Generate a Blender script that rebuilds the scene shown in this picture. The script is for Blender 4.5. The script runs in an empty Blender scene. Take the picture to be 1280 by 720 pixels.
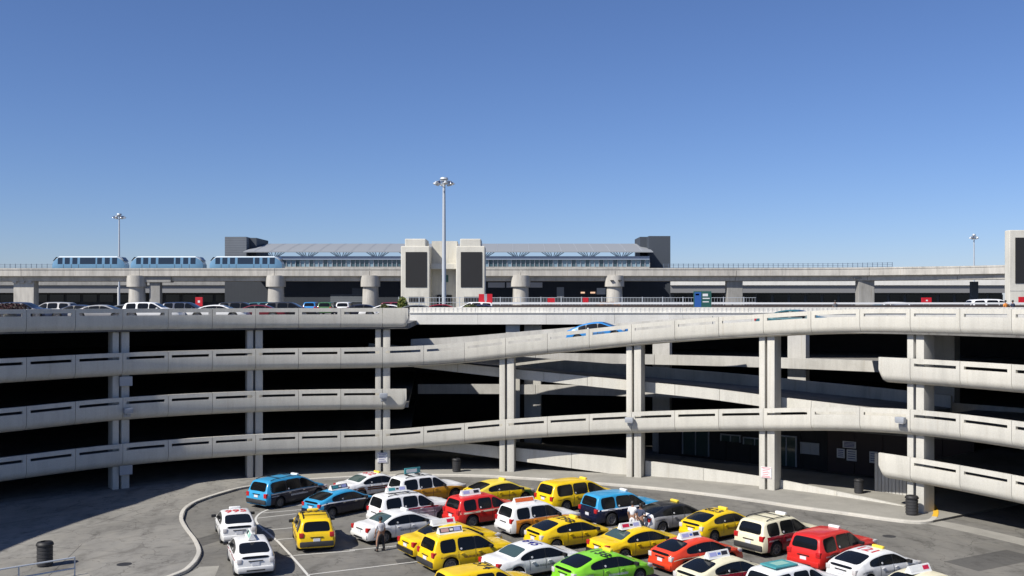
import bpy, bmesh, math, random
from math import sin, cos, pi, radians as rad, degrees as deg, sqrt, atan2
from mathutils import Vector, Matrix
random.seed(7)
scene = bpy.context.scene
COL = scene.collection

# ------------------------------------------------------------------ camera, sky, sun, exposure
EYE = 13.0
FPX = 1250.0
cam_d = bpy.data.cameras.new('camera')
cam = bpy.data.objects.new('camera', cam_d); COL.objects.link(cam)
cam.location = (0, 0, EYE); cam.rotation_euler = (rad(90), 0, 0)
cam_d.sensor_width = 36; cam_d.lens = FPX / 1280 * 36; cam_d.shift_y = 17 / 1280
cam_d.clip_start = 0.5; cam_d.clip_end = 9000
scene.camera = cam

SUN_EL = rad(44)
SUN_DIR = Vector((-0.788, -0.616, 0)).normalized()        # horizontal direction towards the sun
world = bpy.data.worlds.new('World'); scene.world = world; world.use_nodes = True
wn = world.node_tree; bg = wn.nodes['Background']
sky = wn.nodes.new('ShaderNodeTexSky'); sky.sky_type = 'NISHITA'; sky.sun_disc = False
sky.sun_elevation = SUN_EL; sky.sun_rotation = atan2(SUN_DIR.x, SUN_DIR.y)
sky.air_density = 0.9; sky.dust_density = 0.2; sky.ozone_density = 9.0; sky.altitude = 0
tint = wn.nodes.new('ShaderNodeMix'); tint.data_type = 'RGBA'; tint.blend_type = 'MULTIPLY'; tint.inputs[0].default_value = 1
tint.inputs[7].default_value = (1.04, .96, 1.055, 1)
wn.links.new(sky.outputs[0], tint.inputs[6]); wn.links.new(tint.outputs[2], bg.inputs[0]); bg.inputs[1].default_value = 0.08
sd = bpy.data.lights.new('sun', 'SUN'); sd.energy = 5.0; sd.angle = rad(0.53); sd.color = (1.0, 0.955, 0.88)
sun = bpy.data.objects.new('sun', sd); COL.objects.link(sun)
to_sun = Vector((SUN_DIR.x * cos(SUN_EL), SUN_DIR.y * cos(SUN_EL), sin(SUN_EL)))
sun.rotation_euler = to_sun.to_track_quat('Z', 'Y').to_euler(); sun.location = to_sun * 80
scene.view_settings.view_transform = 'Standard'; scene.view_settings.look = 'None'
scene.view_settings.exposure = 0.35; scene.view_settings.gamma = 1
scene.cycles.max_bounces = 6; scene.cycles.diffuse_bounces = 4

# ------------------------------------------------------------------ helpers
def at(x, y, d):
    """world point at depth d for a direction measured from the eye (tangent units of 1/1250)"""
    return Vector(((x - 640) * d / FPX, d, EYE - (y - 377) * d / FPX))

def tag(o, label=None, cat=None, group=None, kind=None):
    if label: o['label'] = label
    if cat: o['category'] = cat
    if group: o['group'] = group
    if kind: o['kind'] = kind
    return o

def empty(name, loc=(0, 0, 0), rz=0, label=None, cat=None, group=None, kind=None):
    o = bpy.data.objects.new(name, None); COL.objects.link(o)
    o.location = loc; o.rotation_euler = (0, 0, rz); o.empty_display_size = .3
    return tag(o, label, cat, group, kind)

def link(name, me, parent=None, mats=None, loc=None, rot=None):
    o = bpy.data.objects.new(name, me); COL.objects.link(o)
    if parent: o.parent = parent
    if loc is not None: o.location = loc
    if rot is not None: o.rotation_euler = rot
    if mats:
        if not me.materials:
            for m in mats: me.materials.append(m)
        else:
            for i, m in enumerate(mats):
                o.material_slots[i].link = 'OBJECT'; o.material_slots[i].material = m
    return o

def finish(bm, name, mat=None, parent=None, smooth=False, loc=None, rot=None, nrm=True):
    if nrm: bmesh.ops.recalc_face_normals(bm, faces=bm.faces)
    me = bpy.data.meshes.new(name)
    bm.to_mesh(me); bm.free()
    if smooth:
        for p in me.polygons: p.use_smooth = True
        if smooth != 'all':
            me.set_sharp_from_angle(angle=rad(smooth if isinstance(smooth, (int, float)) and smooth is not True else 38))
    mats = mat if isinstance(mat, (list, tuple)) else ([mat] if mat else None)
    return link(name, me, parent, mats, loc, rot)

def box(bm, x0, x1, y0, y1, z0, z1, bev=0, M=None, mi=0):
    r = bmesh.ops.create_cube(bm, size=1)
    v = r['verts']
    for p in v:
        p.co = Vector(((x0 + x1) / 2 + p.co.x * (x1 - x0), (y0 + y1) / 2 + p.co.y * (y1 - y0), (z0 + z1) / 2 + p.co.z * (z1 - z0)))
    fs = set(f for p in v for f in p.link_faces)
    if bev:
        es = list(set(e for p in v for e in p.link_edges))
        rr = bmesh.ops.bevel(bm, geom=es, offset=bev, segments=2, affect='EDGES', profile=.6)
        v = list(set(p for f in rr['faces'] for p in f.verts)); fs = set(f for p in v for f in p.link_faces)
    if M is not None:
        for p in v: p.co = M @ p.co
    for f in fs: f.material_index = mi
    return v

def tube(bm, pts, r, n=8, caps=True):
    rings = []
    pts = [Vector(p) for p in pts]
    for i, p in enumerate(pts):
        t = (pts[min(i + 1, len(pts) - 1)] - pts[max(i - 1, 0)]).normalized()
        a = t.orthogonal().normalized() if abs(t.z) > .9 else t.cross(Vector((0, 0, 1))).normalized()
        b = t.cross(a).normalized()
        rr = r[i] if isinstance(r, (list, tuple)) else r
        rings.append([bm.verts.new(p + a * rr * cos(2 * pi * k / n) + b * rr * sin(2 * pi * k / n)) for k in range(n)])
    for q, w in zip(rings, rings[1:]):
        for k in range(n): bm.faces.new((q[k], q[(k + 1) % n], w[(k + 1) % n], w[k]))
    if caps: bm.faces.new(rings[0]); bm.faces.new(rings[-1])

def lathe(bm, prof, n=20, M=None):
    rings = []
    for r, z in prof:
        if r < 1e-5: rings.append([bm.verts.new((0, 0, z))])
        else: rings.append([bm.verts.new((r * cos(2 * pi * k / n), r * sin(2 * pi * k / n), z)) for k in range(n)])
    for a, b in zip(rings, rings[1:]):
        for k in range(n):
            q = [a[k % len(a)], a[(k + 1) % len(a)], b[(k + 1) % len(b)], b[k % len(b)]]
            u = []
            for v in q:
                if v not in u: u.append(v)
            if len(u) > 2: bm.faces.new(u)
    if M is not None:
        for rg in rings:
            for v in rg: v.co = M @ v.co

def interp(tab, x):
    if x <= tab[0][0]: return tab[0][1]
    for (a, b), (c, d) in zip(tab, tab[1:]):
        if x <= c: return b + (d - b) * (x - a) / (c - a)
    return tab[-1][1]

def smooth_interp(tab, x):
    """Catmull style interpolation for long gentle curves"""
    n = len(tab)
    if x <= tab[0][0]: return tab[0][1]
    if x >= tab[-1][0]: return tab[-1][1]
    for i in range(n - 1):
        if x <= tab[i + 1][0]:
            x0, y0 = tab[i]; x1, y1 = tab[i + 1]
            def sl(j):
                if j <= 0: return (tab[1][1] - tab[0][1]) / (tab[1][0] - tab[0][0])
                if j >= n - 1: return (tab[-1][1] - tab[-2][1]) / (tab[-1][0] - tab[-2][0])
                return (tab[j + 1][1] - tab[j - 1][1]) / (tab[j + 1][0] - tab[j - 1][0])
            h = x1 - x0; t = (x - x0) / h
            return ((2 * t**3 - 3 * t**2 + 1) * y0 + (t**3 - 2 * t**2 + t) * h * sl(i) + (-2 * t**3 + 3 * t**2) * y1 + (t**3 - t**2) * h * sl(i + 1))

# ------------------------------------------------------------------ materials
def newmat(name):
    m = bpy.data.materials.new(name); m.use_nodes = True
    return m, m.node_tree, m.node_tree.nodes['Principled BSDF']

def simple(name, c, rough=.5, metal=0, coat=0, spec=.5, emis=None):
    m, t, p = newmat(name)
    p.inputs['Base Color'].default_value = (*c, 1); p.inputs['Roughness'].default_value = rough
    p.inputs['Metallic'].default_value = metal; p.inputs['Coat Weight'].default_value = coat
    p.inputs['Coat Roughness'].default_value = .06
    p.inputs['Specular IOR Level'].default_value = spec
    if emis: p.inputs['Emission Color'].default_value = (*c, 1); p.inputs['Emission Strength'].default_value = emis
    return m

def noise(t, co, scale, detail=5, rough=.6, sc=(1, 1, 1)):
    mp = t.nodes.new('ShaderNodeMapping'); mp.inputs['Scale'].default_value = sc
    t.links.new(co, mp.inputs[0])
    n = t.nodes.new('ShaderNodeTexNoise'); n.inputs['Scale'].default_value = scale
    n.inputs['Detail'].default_value = detail; n.inputs['Roughness'].default_value = rough
    t.links.new(mp.outputs[0], n.inputs[0]); return n.outputs['Fac']

def ramp(t, fac, stops):
    r = t.nodes.new('ShaderNodeValToRGB')
    while len(r.color_ramp.elements) > 1: r.color_ramp.elements.remove(r.color_ramp.elements[0])
    r.color_ramp.elements[0].position = stops[0][0]; r.color_ramp.elements[0].color = (*stops[0][1], 1)
    for p, c in stops[1:]:
        e = r.color_ramp.elements.new(p); e.color = (*c, 1)
    t.links.new(fac, r.inputs[0]); return r.outputs[0]

def mult(t, a, b, f=1.0, mode='MULTIPLY'):
    m = t.nodes.new('ShaderNodeMix'); m.data_type = 'RGBA'; m.blend_type = mode
    if isinstance(f, float) or isinstance(f, int): m.inputs[0].default_value = f
    else: t.links.new(f, m.inputs[0])
    t.links.new(a, m.inputs[6])
    if isinstance(b, tuple): m.inputs[7].default_value = (*b, 1)
    else: t.links.new(b, m.inputs[7])
    return m.outputs[2]

def concrete(name, c, streak=.35, blotch=.25, bump=.15, rough=.85):
    m, t, p = newmat(name)
    g = t.nodes.new('ShaderNodeNewGeometry'); co = g.outputs['Position']
    k = lambda f: tuple(v * f for v in c)
    a = ramp(t, noise(t, co, .35, 6), [(.3, k(1 - blotch * .7)), (.5, c), (.72, k(1 + blotch * .35))])
    s = ramp(t, noise(t, co, 1.6, 5, .65, (1, 1, .12)), [(.42, (1, 1, 1)), (.62, (1 - streak * .45,) * 3), (.78, (1 - streak,) * 3)])
    a = mult(t, a, s)
    dr = ramp(t, noise(t, co, 4.5, 3, .5, (1, 1, .05)), [(.6, (1, 1, 1)), (.72, (.84, .80, .74)), (.9, (.7, .65, .58))])
    a = mult(t, a, dr, min(1.0, streak * 2.2))
    f = ramp(t, noise(t, co, 14, 4, .7), [(.3, (.88, .87, .85)), (.6, (1, 1, 1))])
    a = mult(t, a, f)
    # each precast piece a touch different
    oi = t.nodes.new('ShaderNodeObjectInfo')
    v = ramp(t, oi.outputs['Random'], [(0, (.93, .93, .93)), (1, (1.03, 1.02, 1.0))])
    a = mult(t, a, v)
    t.links.new(a, p.inputs['Base Color']); p.inputs['Roughness'].default_value = rough
    b = t.nodes.new('ShaderNodeBump'); b.inputs['Strength'].default_value = bump; b.inputs['Distance'].default_value = .03
    t.links.new(noise(t, co, 9, 6), b.inputs['Height']); t.links.new(b.outputs[0], p.inputs['Normal'])
    return m

def asphalt(name, c):
    m, t, p = newmat(name)
    g = t.nodes.new('ShaderNodeNewGeometry'); co = g.outputs['Position']
    k = lambda f: tuple(v * f for v in c)
    a = ramp(t, noise(t, co, .16, 5, .55), [(.3, k(.78)), (.5, c), (.7, k(1.16))])
    s = ramp(t, noise(t, co, .8, 6, .7, (1, .45, 1)), [(.34, (.66, .65, .64)), (.48, (.96, .96, .96)), (.6, (1.05, 1.04, 1.02)), (.8, (1.22, 1.2, 1.16))])
    a = mult(t, a, s)
    s2 = ramp(t, noise(t, co, 2.6, 4, .6, (.5, 1.2, 1)), [(.3, (.66, .65, .64)), (.42, (1, 1, 1))])
    a = mult(t, a, s2)
    f = ramp(t, noise(t, co, 45, 3, .7), [(.3, (.8, .8, .8)), (.7, (1.12, 1.12, 1.12))])
    a = mult(t, a, f)
    dd = t.nodes.new('ShaderNodeVectorMath'); dd.operation = 'DISTANCE'; dd.inputs[1].default_value = (-4.88, 38.9, 0); t.links.new(co, dd.inputs[0])
    cx = t.nodes.new('ShaderNodeCombineXYZ'); t.links.new(dd.outputs['Value'], cx.inputs[0])
    n1 = t.nodes.new('ShaderNodeTexNoise'); n1.inputs['Scale'].default_value = 1.5; n1.inputs['Detail'].default_value = 3; t.links.new(cx.outputs[0], n1.inputs[0])
    tm = ramp(t, n1.outputs['Fac'], [(.36, (.74, .73, .72)), (.47, (1, 1, 1)), (.62, (1, 1, 1)), (.72, (1.08, 1.07, 1.05))])
    a = mult(t, a, tm, ramp(t, noise(t, co, .25, 3), [(.4, (0, 0, 0)), (.6, (1, 1, 1))]))
    vs = t.nodes.new('ShaderNodeTexVoronoi'); vs.inputs['Scale'].default_value = .55; t.links.new(co, vs.inputs[0])
    sp = ramp(t, vs.outputs['Distance'], [(.04, (.5, .49, .48)), (.12, (.85, .85, .85)), (.2, (1, 1, 1))])
    a = mult(t, a, sp, ramp(t, noise(t, co, .6, 2), [(.45, (0, 0, 0)), (.6, (1, 1, 1))]))
    # hair cracks along cell borders
    vo = t.nodes.new('ShaderNodeTexVoronoi'); vo.feature = 'DISTANCE_TO_EDGE'; vo.inputs['Scale'].default_value = .23
    w = t.nodes.new('ShaderNodeVectorMath'); w.operation = 'ADD'
    nz = t.nodes.new('ShaderNodeTexNoise'); nz.inputs['Scale'].default_value = .9; nz.inputs['Detail'].default_value = 4
    t.links.new(co, nz.inputs[0]); sc = t.nodes.new('ShaderNodeVectorMath'); sc.operation = 'SCALE'; sc.inputs['Scale'].default_value = 2.2
    t.links.new(nz.outputs['Color'], sc.inputs[0]); t.links.new(co, w.inputs[0]); t.links.new(sc.outputs[0], w.inputs[1])
    t.links.new(w.outputs[0], vo.inputs[0])
    cr = ramp(t, vo.outputs['Distance'], [(.003, (.6, .59, .58)), (.009, (1, 1, 1))])
    a = mult(t, a, cr)
    t.links.new(a, p.inputs['Base Color']); p.inputs['Roughness'].default_value = .88
    b = t.nodes.new('ShaderNodeBump'); b.inputs['Strength'].default_value = .25; b.inputs['Distance'].default_value = .01
    t.links.new(noise(t, co, 60, 3), b.inputs['Height']); t.links.new(b.outputs[0], p.inputs['Normal'])
    return m

def paint(name, c, rough=.3):
    m, t, p = newmat(name)
    g = t.nodes.new('ShaderNodeNewGeometry'); co = g.outputs['Position']
    k = lambda f: tuple(v * f for v in c)
    a = ramp(t, noise(t, co, 2.2, 5, .6), [(.35, k(.9)), (.6, c)])
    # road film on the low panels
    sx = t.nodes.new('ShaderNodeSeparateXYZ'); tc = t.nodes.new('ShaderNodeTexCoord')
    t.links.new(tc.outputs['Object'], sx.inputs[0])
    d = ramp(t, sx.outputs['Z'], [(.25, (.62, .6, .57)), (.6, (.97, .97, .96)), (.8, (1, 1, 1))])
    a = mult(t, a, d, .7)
    t.links.new(a, p.inputs['Base Color']); p.inputs['Roughness'].default_value = rough
    r = ramp(t, noise(t, co, 3, 4), [(.3, (rough,) * 3), (.7, (rough + .15,) * 3)]); t.links.new(r, p.inputs['Roughness'])
    p.inputs['Coat Weight'].default_value = .45; p.inputs['Coat Roughness'].default_value = .04; p.inputs['Specular IOR Level'].default_value = .3
    return m

def lined(name, c1, c2, scale, axis='X', rough=.7):
    m, t, p = newmat(name)
    g = t.nodes.new('ShaderNodeNewGeometry')
    w = t.nodes.new('ShaderNodeTexWave'); w.bands_direction = axis; w.inputs['Scale'].default_value = scale
    w.inputs['Distortion'].default_value = .0
    t.links.new(g.outputs['Position'], w.inputs[0])
    a = ramp(t, w.outputs['Fac'], [(.1, c1), (.35, c2)])
    a = mult(t, a, ramp(t, noise(t, g.outputs['Position'], .5, 4), [(.3, (.88,) * 3), (.65, (1, 1, 1))]))
    t.links.new(a, p.inputs['Base Color']); p.inputs['Roughness'].default_value = rough
    return m

M = {}
M['conc'] = concrete('fair_concrete', (.58, .565, .51), .2, .09)
M['conc_white'] = concrete('painted_white_concrete', (.70, .69, .65), .14, .12)
M['conc_col'] = concrete('column_concrete', (.56, .545, .495), .22, .14)
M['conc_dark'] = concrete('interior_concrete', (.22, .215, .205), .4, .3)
M['conc_black'] = concrete('shade_dark_concrete', (.028, .028, .03), .4, .3)  # near black: the shade deep inside the garage is put into the colour
M['conc_in'] = concrete('inner_beam_concrete', (.50, .49, .46), .3, .25)
M['walk'] = concrete('sidewalk_concrete', (.29, .28, .25), .12, .3, .2)
M['apron'] = asphalt('apron_concrete', (.225, .216, .194))
M['kerb'] = concrete('kerb_concrete', (.52, .50, .45), .15, .25)
M['kerb_yellow'] = simple('kerb_yellow', (.72, .42, .03), .7)
M['asphalt'] = asphalt('lot_asphalt', (.165, .158, .141))
M['deck'] = asphalt('deck_asphalt', (.16, .155, .145))
M['line'] = simple('road_paint', (.55, .54, .5), .8)
M['black'] = simple('matt_black', (.012, .012, .013), .6)
M['rubber'] = simple('tyre_rubber', (.018, .018, .018), .85)
M['plastic'] = simple('dark_plastic', (.03, .03, .032), .55)
M['trim'] = simple('black_trim', (.015, .015, .016), .35)
M['rim'] = simple('alloy_rim', (.20, .20, .21), .4, .6)
M['glass'] = simple('tinted_glass', (.006, .007, .008), .12, 0, 0, .35)
M['glass_teal'] = simple('green_tinted_glass', (.045, .075, .07), .1, 0, .4, .6)
M['tail'] = simple('tail_lamp_red', (.42, .012, .015), .2, 0, .6)
M['clear'] = simple('clear_lamp', (.55, .53, .52), .15, 0, .6)
M['chrome'] = simple('chrome', (.7, .7, .7), .15, 1)
M['plate'] = simple('license_plate_white', (.62, .63, .66), .5)
M['steel'] = simple('galvanised_steel', (.46, .49, .52), .5, .25)
M['greysteel'] = simple('painted_grey_steel', (.33, .35, .38), .5, .2)
M['skin'] = simple('skin', (.32, .18, .12), .6)
M['hair'] = simple('black_hair', (.012, .01, .009), .6)
M['white'] = simple('white_plastic', (.74, .74, .72), .45)
M['signwhite'] = simple('sign_white', (.68, .68, .68), .5)
M['signred'] = simple('sign_red', (.48, .008, .018), .5)
M['signgreen'] = simple('sign_green', (.02, .09, .075), .5)
M['signblue'] = simple('sign_blue', (.02, .09, .32), .5)
M['yellowlamp'] = simple('yellow_lamp_plastic', (.8, .58, .06), .4)
M['textblack'] = simple('black_lettering', (.02, .02, .02), .5)
M['textred'] = simple('red_lettering', (.5, .02, .03), .5)
M['textnavy'] = simple('navy_lettering', (.02, .02, .2), .5)
PC = dict(yellow=(.80, .53, .008), paleyellow=(.78, .60, .07), gold=(.52, .24, .015), orange=(.62, .22, .02), blue=(.035, .30, .55), navy=(.005, .008, .028),
          white=(.74, .74, .73), cream=(.72, .67, .48), red=(.58, .022, .018), darkred=(.24, .008, .02), redorange=(.68, .055, .02), green=(.22, .60, .03),
          darkgreen=(.04, .13, .04), silver=(.33, .33, .34), grey=(.12, .13, .14), black=(.015, .016, .02), midnight=(.018, .03, .07), teal=(.02, .10, .12), brown=(.19, .075, .04), wine=(.14, .01, .02), lightblue=(.03, .22, .55), sand=(.42, .38, .3))
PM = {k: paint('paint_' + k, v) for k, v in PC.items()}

# ------------------------------------------------------------------ the round court
CX, CY = -4.88, 38.9
RP = 36.5                                    # courtyard face of the parapets
RC = 37.6                                    # column line
def pol(th, R, z=0):
    a = rad(th); return Vector((CX + R * sin(a), CY + R * cos(a), z))

def sweep(bm, prof, t0, t1, n, zf, R, scale=None, caps=True, mi=0):
    """solid: closed profile (offset from R, height from zf) carried from angle t0 to t1"""
    rings = []
    for i in range(n + 1):
        th = t0 + (t1 - t0) * i / n
        s = scale(i / n) if scale else 1
        rings.append([bm.verts.new(pol(th, R + dr, zf(th) + dz * s)) for dr, dz in prof])
    m = len(prof)
    for a, b in zip(rings, rings[1:]):
        for k in range(m):
            f = bm.faces.new((a[k], a[(k + 1) % m], b[(k + 1) % m], b[k])); f.material_index = mi
    if caps:
        bm.faces.new(rings[0]); bm.faces.new(rings[-1])

PROF_BODY = [(0, -.47), (0, -1.08), (.05, -1.24), (.14, -1.38), (.28, -1.50), (.5, -1.575), (.5, -1.35), (.24, -1.16), (.2, -1.08), (.2, -.47)]
PROF_RAIL = [(0, 0), (0, -.285), (.2, -.285), (.2, 0)]
PROF_POST = [(0.0, -.285), (0.0, -.47), (.2, -.47), (.2, -.285)]
PROF_FULL = [(0, 0), (0, -1.08), (.05, -1.24), (.14, -1.38), (.28, -1.50), (.5, -1.575), (.5, -1.35), (.24, -1.16), (.2, -1.08), (.2, 0)]
def panel(parent, t0, t1, zf, R=RP, slot=True, endround=0):
    g = deg(.014 / R); a, b = t0 + g, t1 - g
    bm = bmesh.new()
    if slot:
        p = (b - a) * .075
        sweep(bm, PROF_BODY, a, b, 4, zf, R)
        sweep(bm, PROF_RAIL, a, b, 4, zf, R)
        sweep(bm, PROF_POST, a, a + p, 1, zf, R)
        sweep(bm, PROF_POST, b - p, b, 1, zf, R)
        # small fillet blocks where the slot starts
        bmesh.ops.remove_doubles(bm, verts=bm.verts, dist=.0004)
    elif endround:
        def sc(t):
            u = t if endround > 0 else 1 - t
            k = max(0, (u - .80) / .20)
            return 1 - .30 * (1 - sqrt(max(0, 1 - k * k)))
        sweep(bm, PROF_FULL, a, b, 14, zf, R, sc)
    else:
        sweep(bm, PROF_FULL, a, b, 4, zf, R)
    return finish(bm, 'parapet_panel', M['conc'], parent, smooth=30)

def deck(parent, t0, t1, r0, r1, zf, th=.34, drop=1.07, name='deck', mat=None):
    bm = bmesh.new(); n = max(2, int(abs(t1 - t0) / 3))
    sweep(bm, [(0, -drop), (r1 - r0, -drop), (r1 - r0, -drop - th), (0, -drop - th)], t0, t1, n, zf, r0)
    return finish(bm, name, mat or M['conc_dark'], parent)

def curved_wall(parent, t0, t1, R, ztop, zbot, thick=.25, name='wall', mat=None, step=3):
    bm = bmesh.new(); n = max(2, int(abs(t1 - t0) / step)); rings = []
    for i in range(n + 1):
        th = t0 + (t1 - t0) * i / n
        rings.append([bm.verts.new(pol(th, R + dr, z)) for dr, z in ((0, ztop(th)), (0, zbot(th)), (thick, zbot(th)), (thick, ztop(th)))])
    for a, b in zip(rings, rings[1:]):
        for k in range(4): bm.faces.new((a[k], a[(k + 1) % 4], b[(k + 1) % 4], b[k]))
    bm.faces.new(rings[0]); bm.faces.new(rings[-1])
    return finish(bm, name, mat or M['conc_in'], parent, smooth=30)

TA = [(-95, 12.5), (-4, 12.52)]
TB = [(-95, 9.3), (-48.6, 9.4), (-36.9, 9.5), (-22.4, 9.56), (-7.6, 9.58), (0.1, 9.8), (7.7, 10.33), (15.3, 10.87), (22.3, 11.37), (30.3, 11.84), (37.7, 12.19), (45.9, 12.49), (54, 12.57), (95, 12.6)]
TC = [(-95, 6.1), (-48.6, 6.24), (-36.9, 6.44), (-22.4, 6.49), (-4.5, 6.42)]
TD = [(-95, 3.0), (-48.6, 3.14), (-36.9, 3.28), (-22.4, 3.34), (-7.6, 3.35), (0.1, 3.71), (7.7, 4.17), (22.3, 4.97), (37.7, 5.76), (46.4, 6.23), (54, 6.43), (64, 6.40), (95, 6.2)]
TE = [(49, 9.53), (95, 9.5)]
TF = [(49, 3.55), (64.3, 3.38), (95, 3.2)]
fz = lambda T: (lambda th: smooth_interp(T, th))
GAR = 'curved concrete parking decks round the court'
COLT = [-50.9, -36.44, -22.14, -7.63, 6.9, 21.82, 37.01, 52.93, 68.2]
def panel_angles(t0, t1):
    """three precast panels to each bay; joints on the column lines"""
    out = []; cols = [-80.0, -65.4] + COLT + [83.0, 98.0]
    for a, b in zip(cols, cols[1:]):
        for k in range(3):
            p, q = a + (b - a) * k / 3, a + (b - a) * (k + 1) / 3
            if q > t0 + .3 and p < t1 - .3: out.append((max(p, t0), min(q, t1)))
    return out

def level(label, T, t0, t1, cap0=False, cap1=False):
    e = empty('parking_deck', pol((max(t0, -48) + min(t1, 60)) / 2, RP, 0), 0, label, 'parking deck', GAR)
    off = e.location
    zf = fz(T)
    ang = panel_angles(t0, t1)
    if cap0 and ang[0][1] - ang[0][0] < 2.6: ang[:2] = [(ang[0][0], ang[1][1])] if ang[0][1] - ang[0][0] < 1.2 else ang[:2]
    objs = []
    for i, (a, b) in enumerate(ang):
        er = -1 if (cap0 and i == 0) else (1 if (cap1 and i == len(ang) - 1) else 0)
        objs.append(panel(e, a, b, zf, slot=not er, endround=er))
    return e, zf, objs

def settle(e):
    """children were meshed in world space: keep them there under the placed empty"""
    for c in e.children: c.location = -e.location
eA, zA, _ = level('topmost curved concrete deck at the left, ending beside the straight white wall', TA, -80, -4.6, cap1=True)
# roof slabs (one surface, laid as flush sheets of equal height)
def prism(name, pts, z0, z1, mat, parent=None):
    bm = bmesh.new()
    a = [bm.verts.new((x, y, z0)) for x, y in pts]; b = [bm.verts.new((x, y, z1)) for x, y in pts]
    bm.faces.new(a); bm.faces.new(b)
    for i in range(len(pts)): bm.faces.new((a[i], a[(i + 1) % len(pts)], b[(i + 1) % len(pts)], b[i]))
    return finish(bm, name, mat, parent)
RT = 11.35
arc = lambda a, b, R, n: [tuple(pol(a + (b - a) * i / n, R)[:2]) for i in range(n + 1)]
YW = 88.0
p = arc(-80, -4.65, RP + .22, 26)
endp = pol(-4.1, 49.3)
prism('roof_deck', p + [(endp.x, YW + .2), (-190, YW + .2), (-190, 45)], RT - .4, RT, M['deck'], eA)
settle(eA)
eB, zB, _ = level('long curved ramp deck rising across the court to roof height on the right', TB, -80, 83)
deck(eB, -80, -4.6, RP + .2, 71, zB)
deck(eB, -4.6, 40, RP + .2, 46, zB, drop=1.22, th=.25, name='ramp_deck')
curved_wall(eB, -4.6, 27, 46, lambda t: zB(t) + .18, lambda t: zB(t) - 1.0, .2, 'outer_parapet', M['conc_in'])
p = arc(83, 40, RP + .22, 18)
prism('roof_deck', [(150, 60)] + p + [tuple(pol(40, 49)[:2]), (pol(40, 60).x, YW - .02), (150, YW - .02)], RT - .35, RT + .06, M['deck'], eB)
settle(eB)
eC, zC, _ = level('short curved concrete deck, third down on the left, ending in a rounded corner', TC, -80, -4.8, cap1=True)
deck(eC, -80, -4.6, RP + .2, 71, zC); settle(eC)
eD, zD, _ = level('lowest long curved concrete deck sweeping unbroken across the whole court', TD, -80, 83)
deck(eD, -80, -4.6, RP + .2, 71, zD); deck(eD, -4.6, 49.4, RP + .2, 45.5, zD, name='ramp_deck'); deck(eD, 49.4, 83, RP + .2, 71, zD); settle(eD)
eE, zE, _ = level('upper one of the two blunt ended curved decks at the right', TE, 49.6, 83, cap0=True)
deck(eE, 49.9, 83, RP + .2, 71, zE); settle(eE)
eF, zF, _ = level('curved concrete deck with blunt rounded end just above the right hand driveway', TF, 49.6, 83, cap0=True)
deck(eF, 49.9, 83, RP + .2, 71, zF); settle(eF)

# roof slab beyond the straight wall
prism('parking_roof', [(-260, YW + .2), (300, YW + .2), (300, 330), (-260, 330)], RT - .4, RT, M['deck']); bpy.data.objects['parking_roof']['kind'] = 'structure'
# round back wall of the garage and added unseen wall past the left edge, shaped to cast the ground shadow
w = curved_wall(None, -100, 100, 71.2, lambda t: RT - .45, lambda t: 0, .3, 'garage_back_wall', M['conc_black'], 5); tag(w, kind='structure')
WT = [(-100, 18.6), (-78, 19.2), (-70, 19.2), (-58, 16.6), (-49, 13.0)]
w = curved_wall(None, -100, -49, RP + .25, lambda t: interp(WT, t), lambda t: RT + .05, .4, 'added_shadow_wall', M['conc_in'], 3)
tag(w, kind='structure')

# column pairs
for i, th in enumerate(COLT):
    words = ['', 'leftmost column pair in the shade with grey junction boxes on it', 'shaded column pair, second from the left', 'column pair with a small notice where the short decks end',
             'free standing column pair left of the court centre', 'column pair at the court centre beside the crossing ramps', 'column pair with a white square sign low on it', 'column pair behind the black bin at the right driveway', ''][i]
    if not words: words = 'pair of the round garage beyond the left edge' if i == 0 else 'pair of the round garage beyond the right edge'
    c = empty('column_pair', pol(th, RC), -rad(th), 'concrete ' + words, 'column', 'paired concrete columns round the court')
    top = 10.9 if th < 0 else min(zB(th) - 1.42, 10.99)
    for (x0, x1) in ((-.53, -.12), (.06, .58)):
        bm = bmesh.new(); box(bm, x0, x1, -.55, .62, 0.1, top, .025)
        finish(bm, 'post', M['conc_col'], c, smooth=30)
    bm = bmesh.new(); tube(bm, [(-.03, -.1, .12), (-.03, -.1, top)], .06, 8); finish(bm, 'drain_pipe', M['greysteel'], c, smooth=True)
    if i == 1:
        for z in (7.7, 1.6):
            bm = bmesh.new(); box(bm, -.12, .72, -.8, -.56, z - .5, z + .15, .02); finish(bm, 'junction_box', M['greysteel'], c)
    if i in (3, 6):
        z = 1.2 if i == 3 else 1.3
        bm = bmesh.new(); box(bm, -.38, .38, -.6, -.565, z - .38, z + .38, .01); s = finish(bm, 'notice', M['signwhite'], c)
        bm = bmesh.new()
        for k in range(5): box(bm, -.26, .26 - .1 * (k % 2), -.606, -.602, z + .22 - k * .12, z + .25 - k * .12)
        box(bm, -.34, .34, -.604, -.601, z + .31, z + .34); box(bm, -.34, .34, -.604, -.601, z - .34, z - .31)
        finish(bm, 'printed_lines', M['textnavy' if i == 3 else 'textred'], s)

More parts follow.
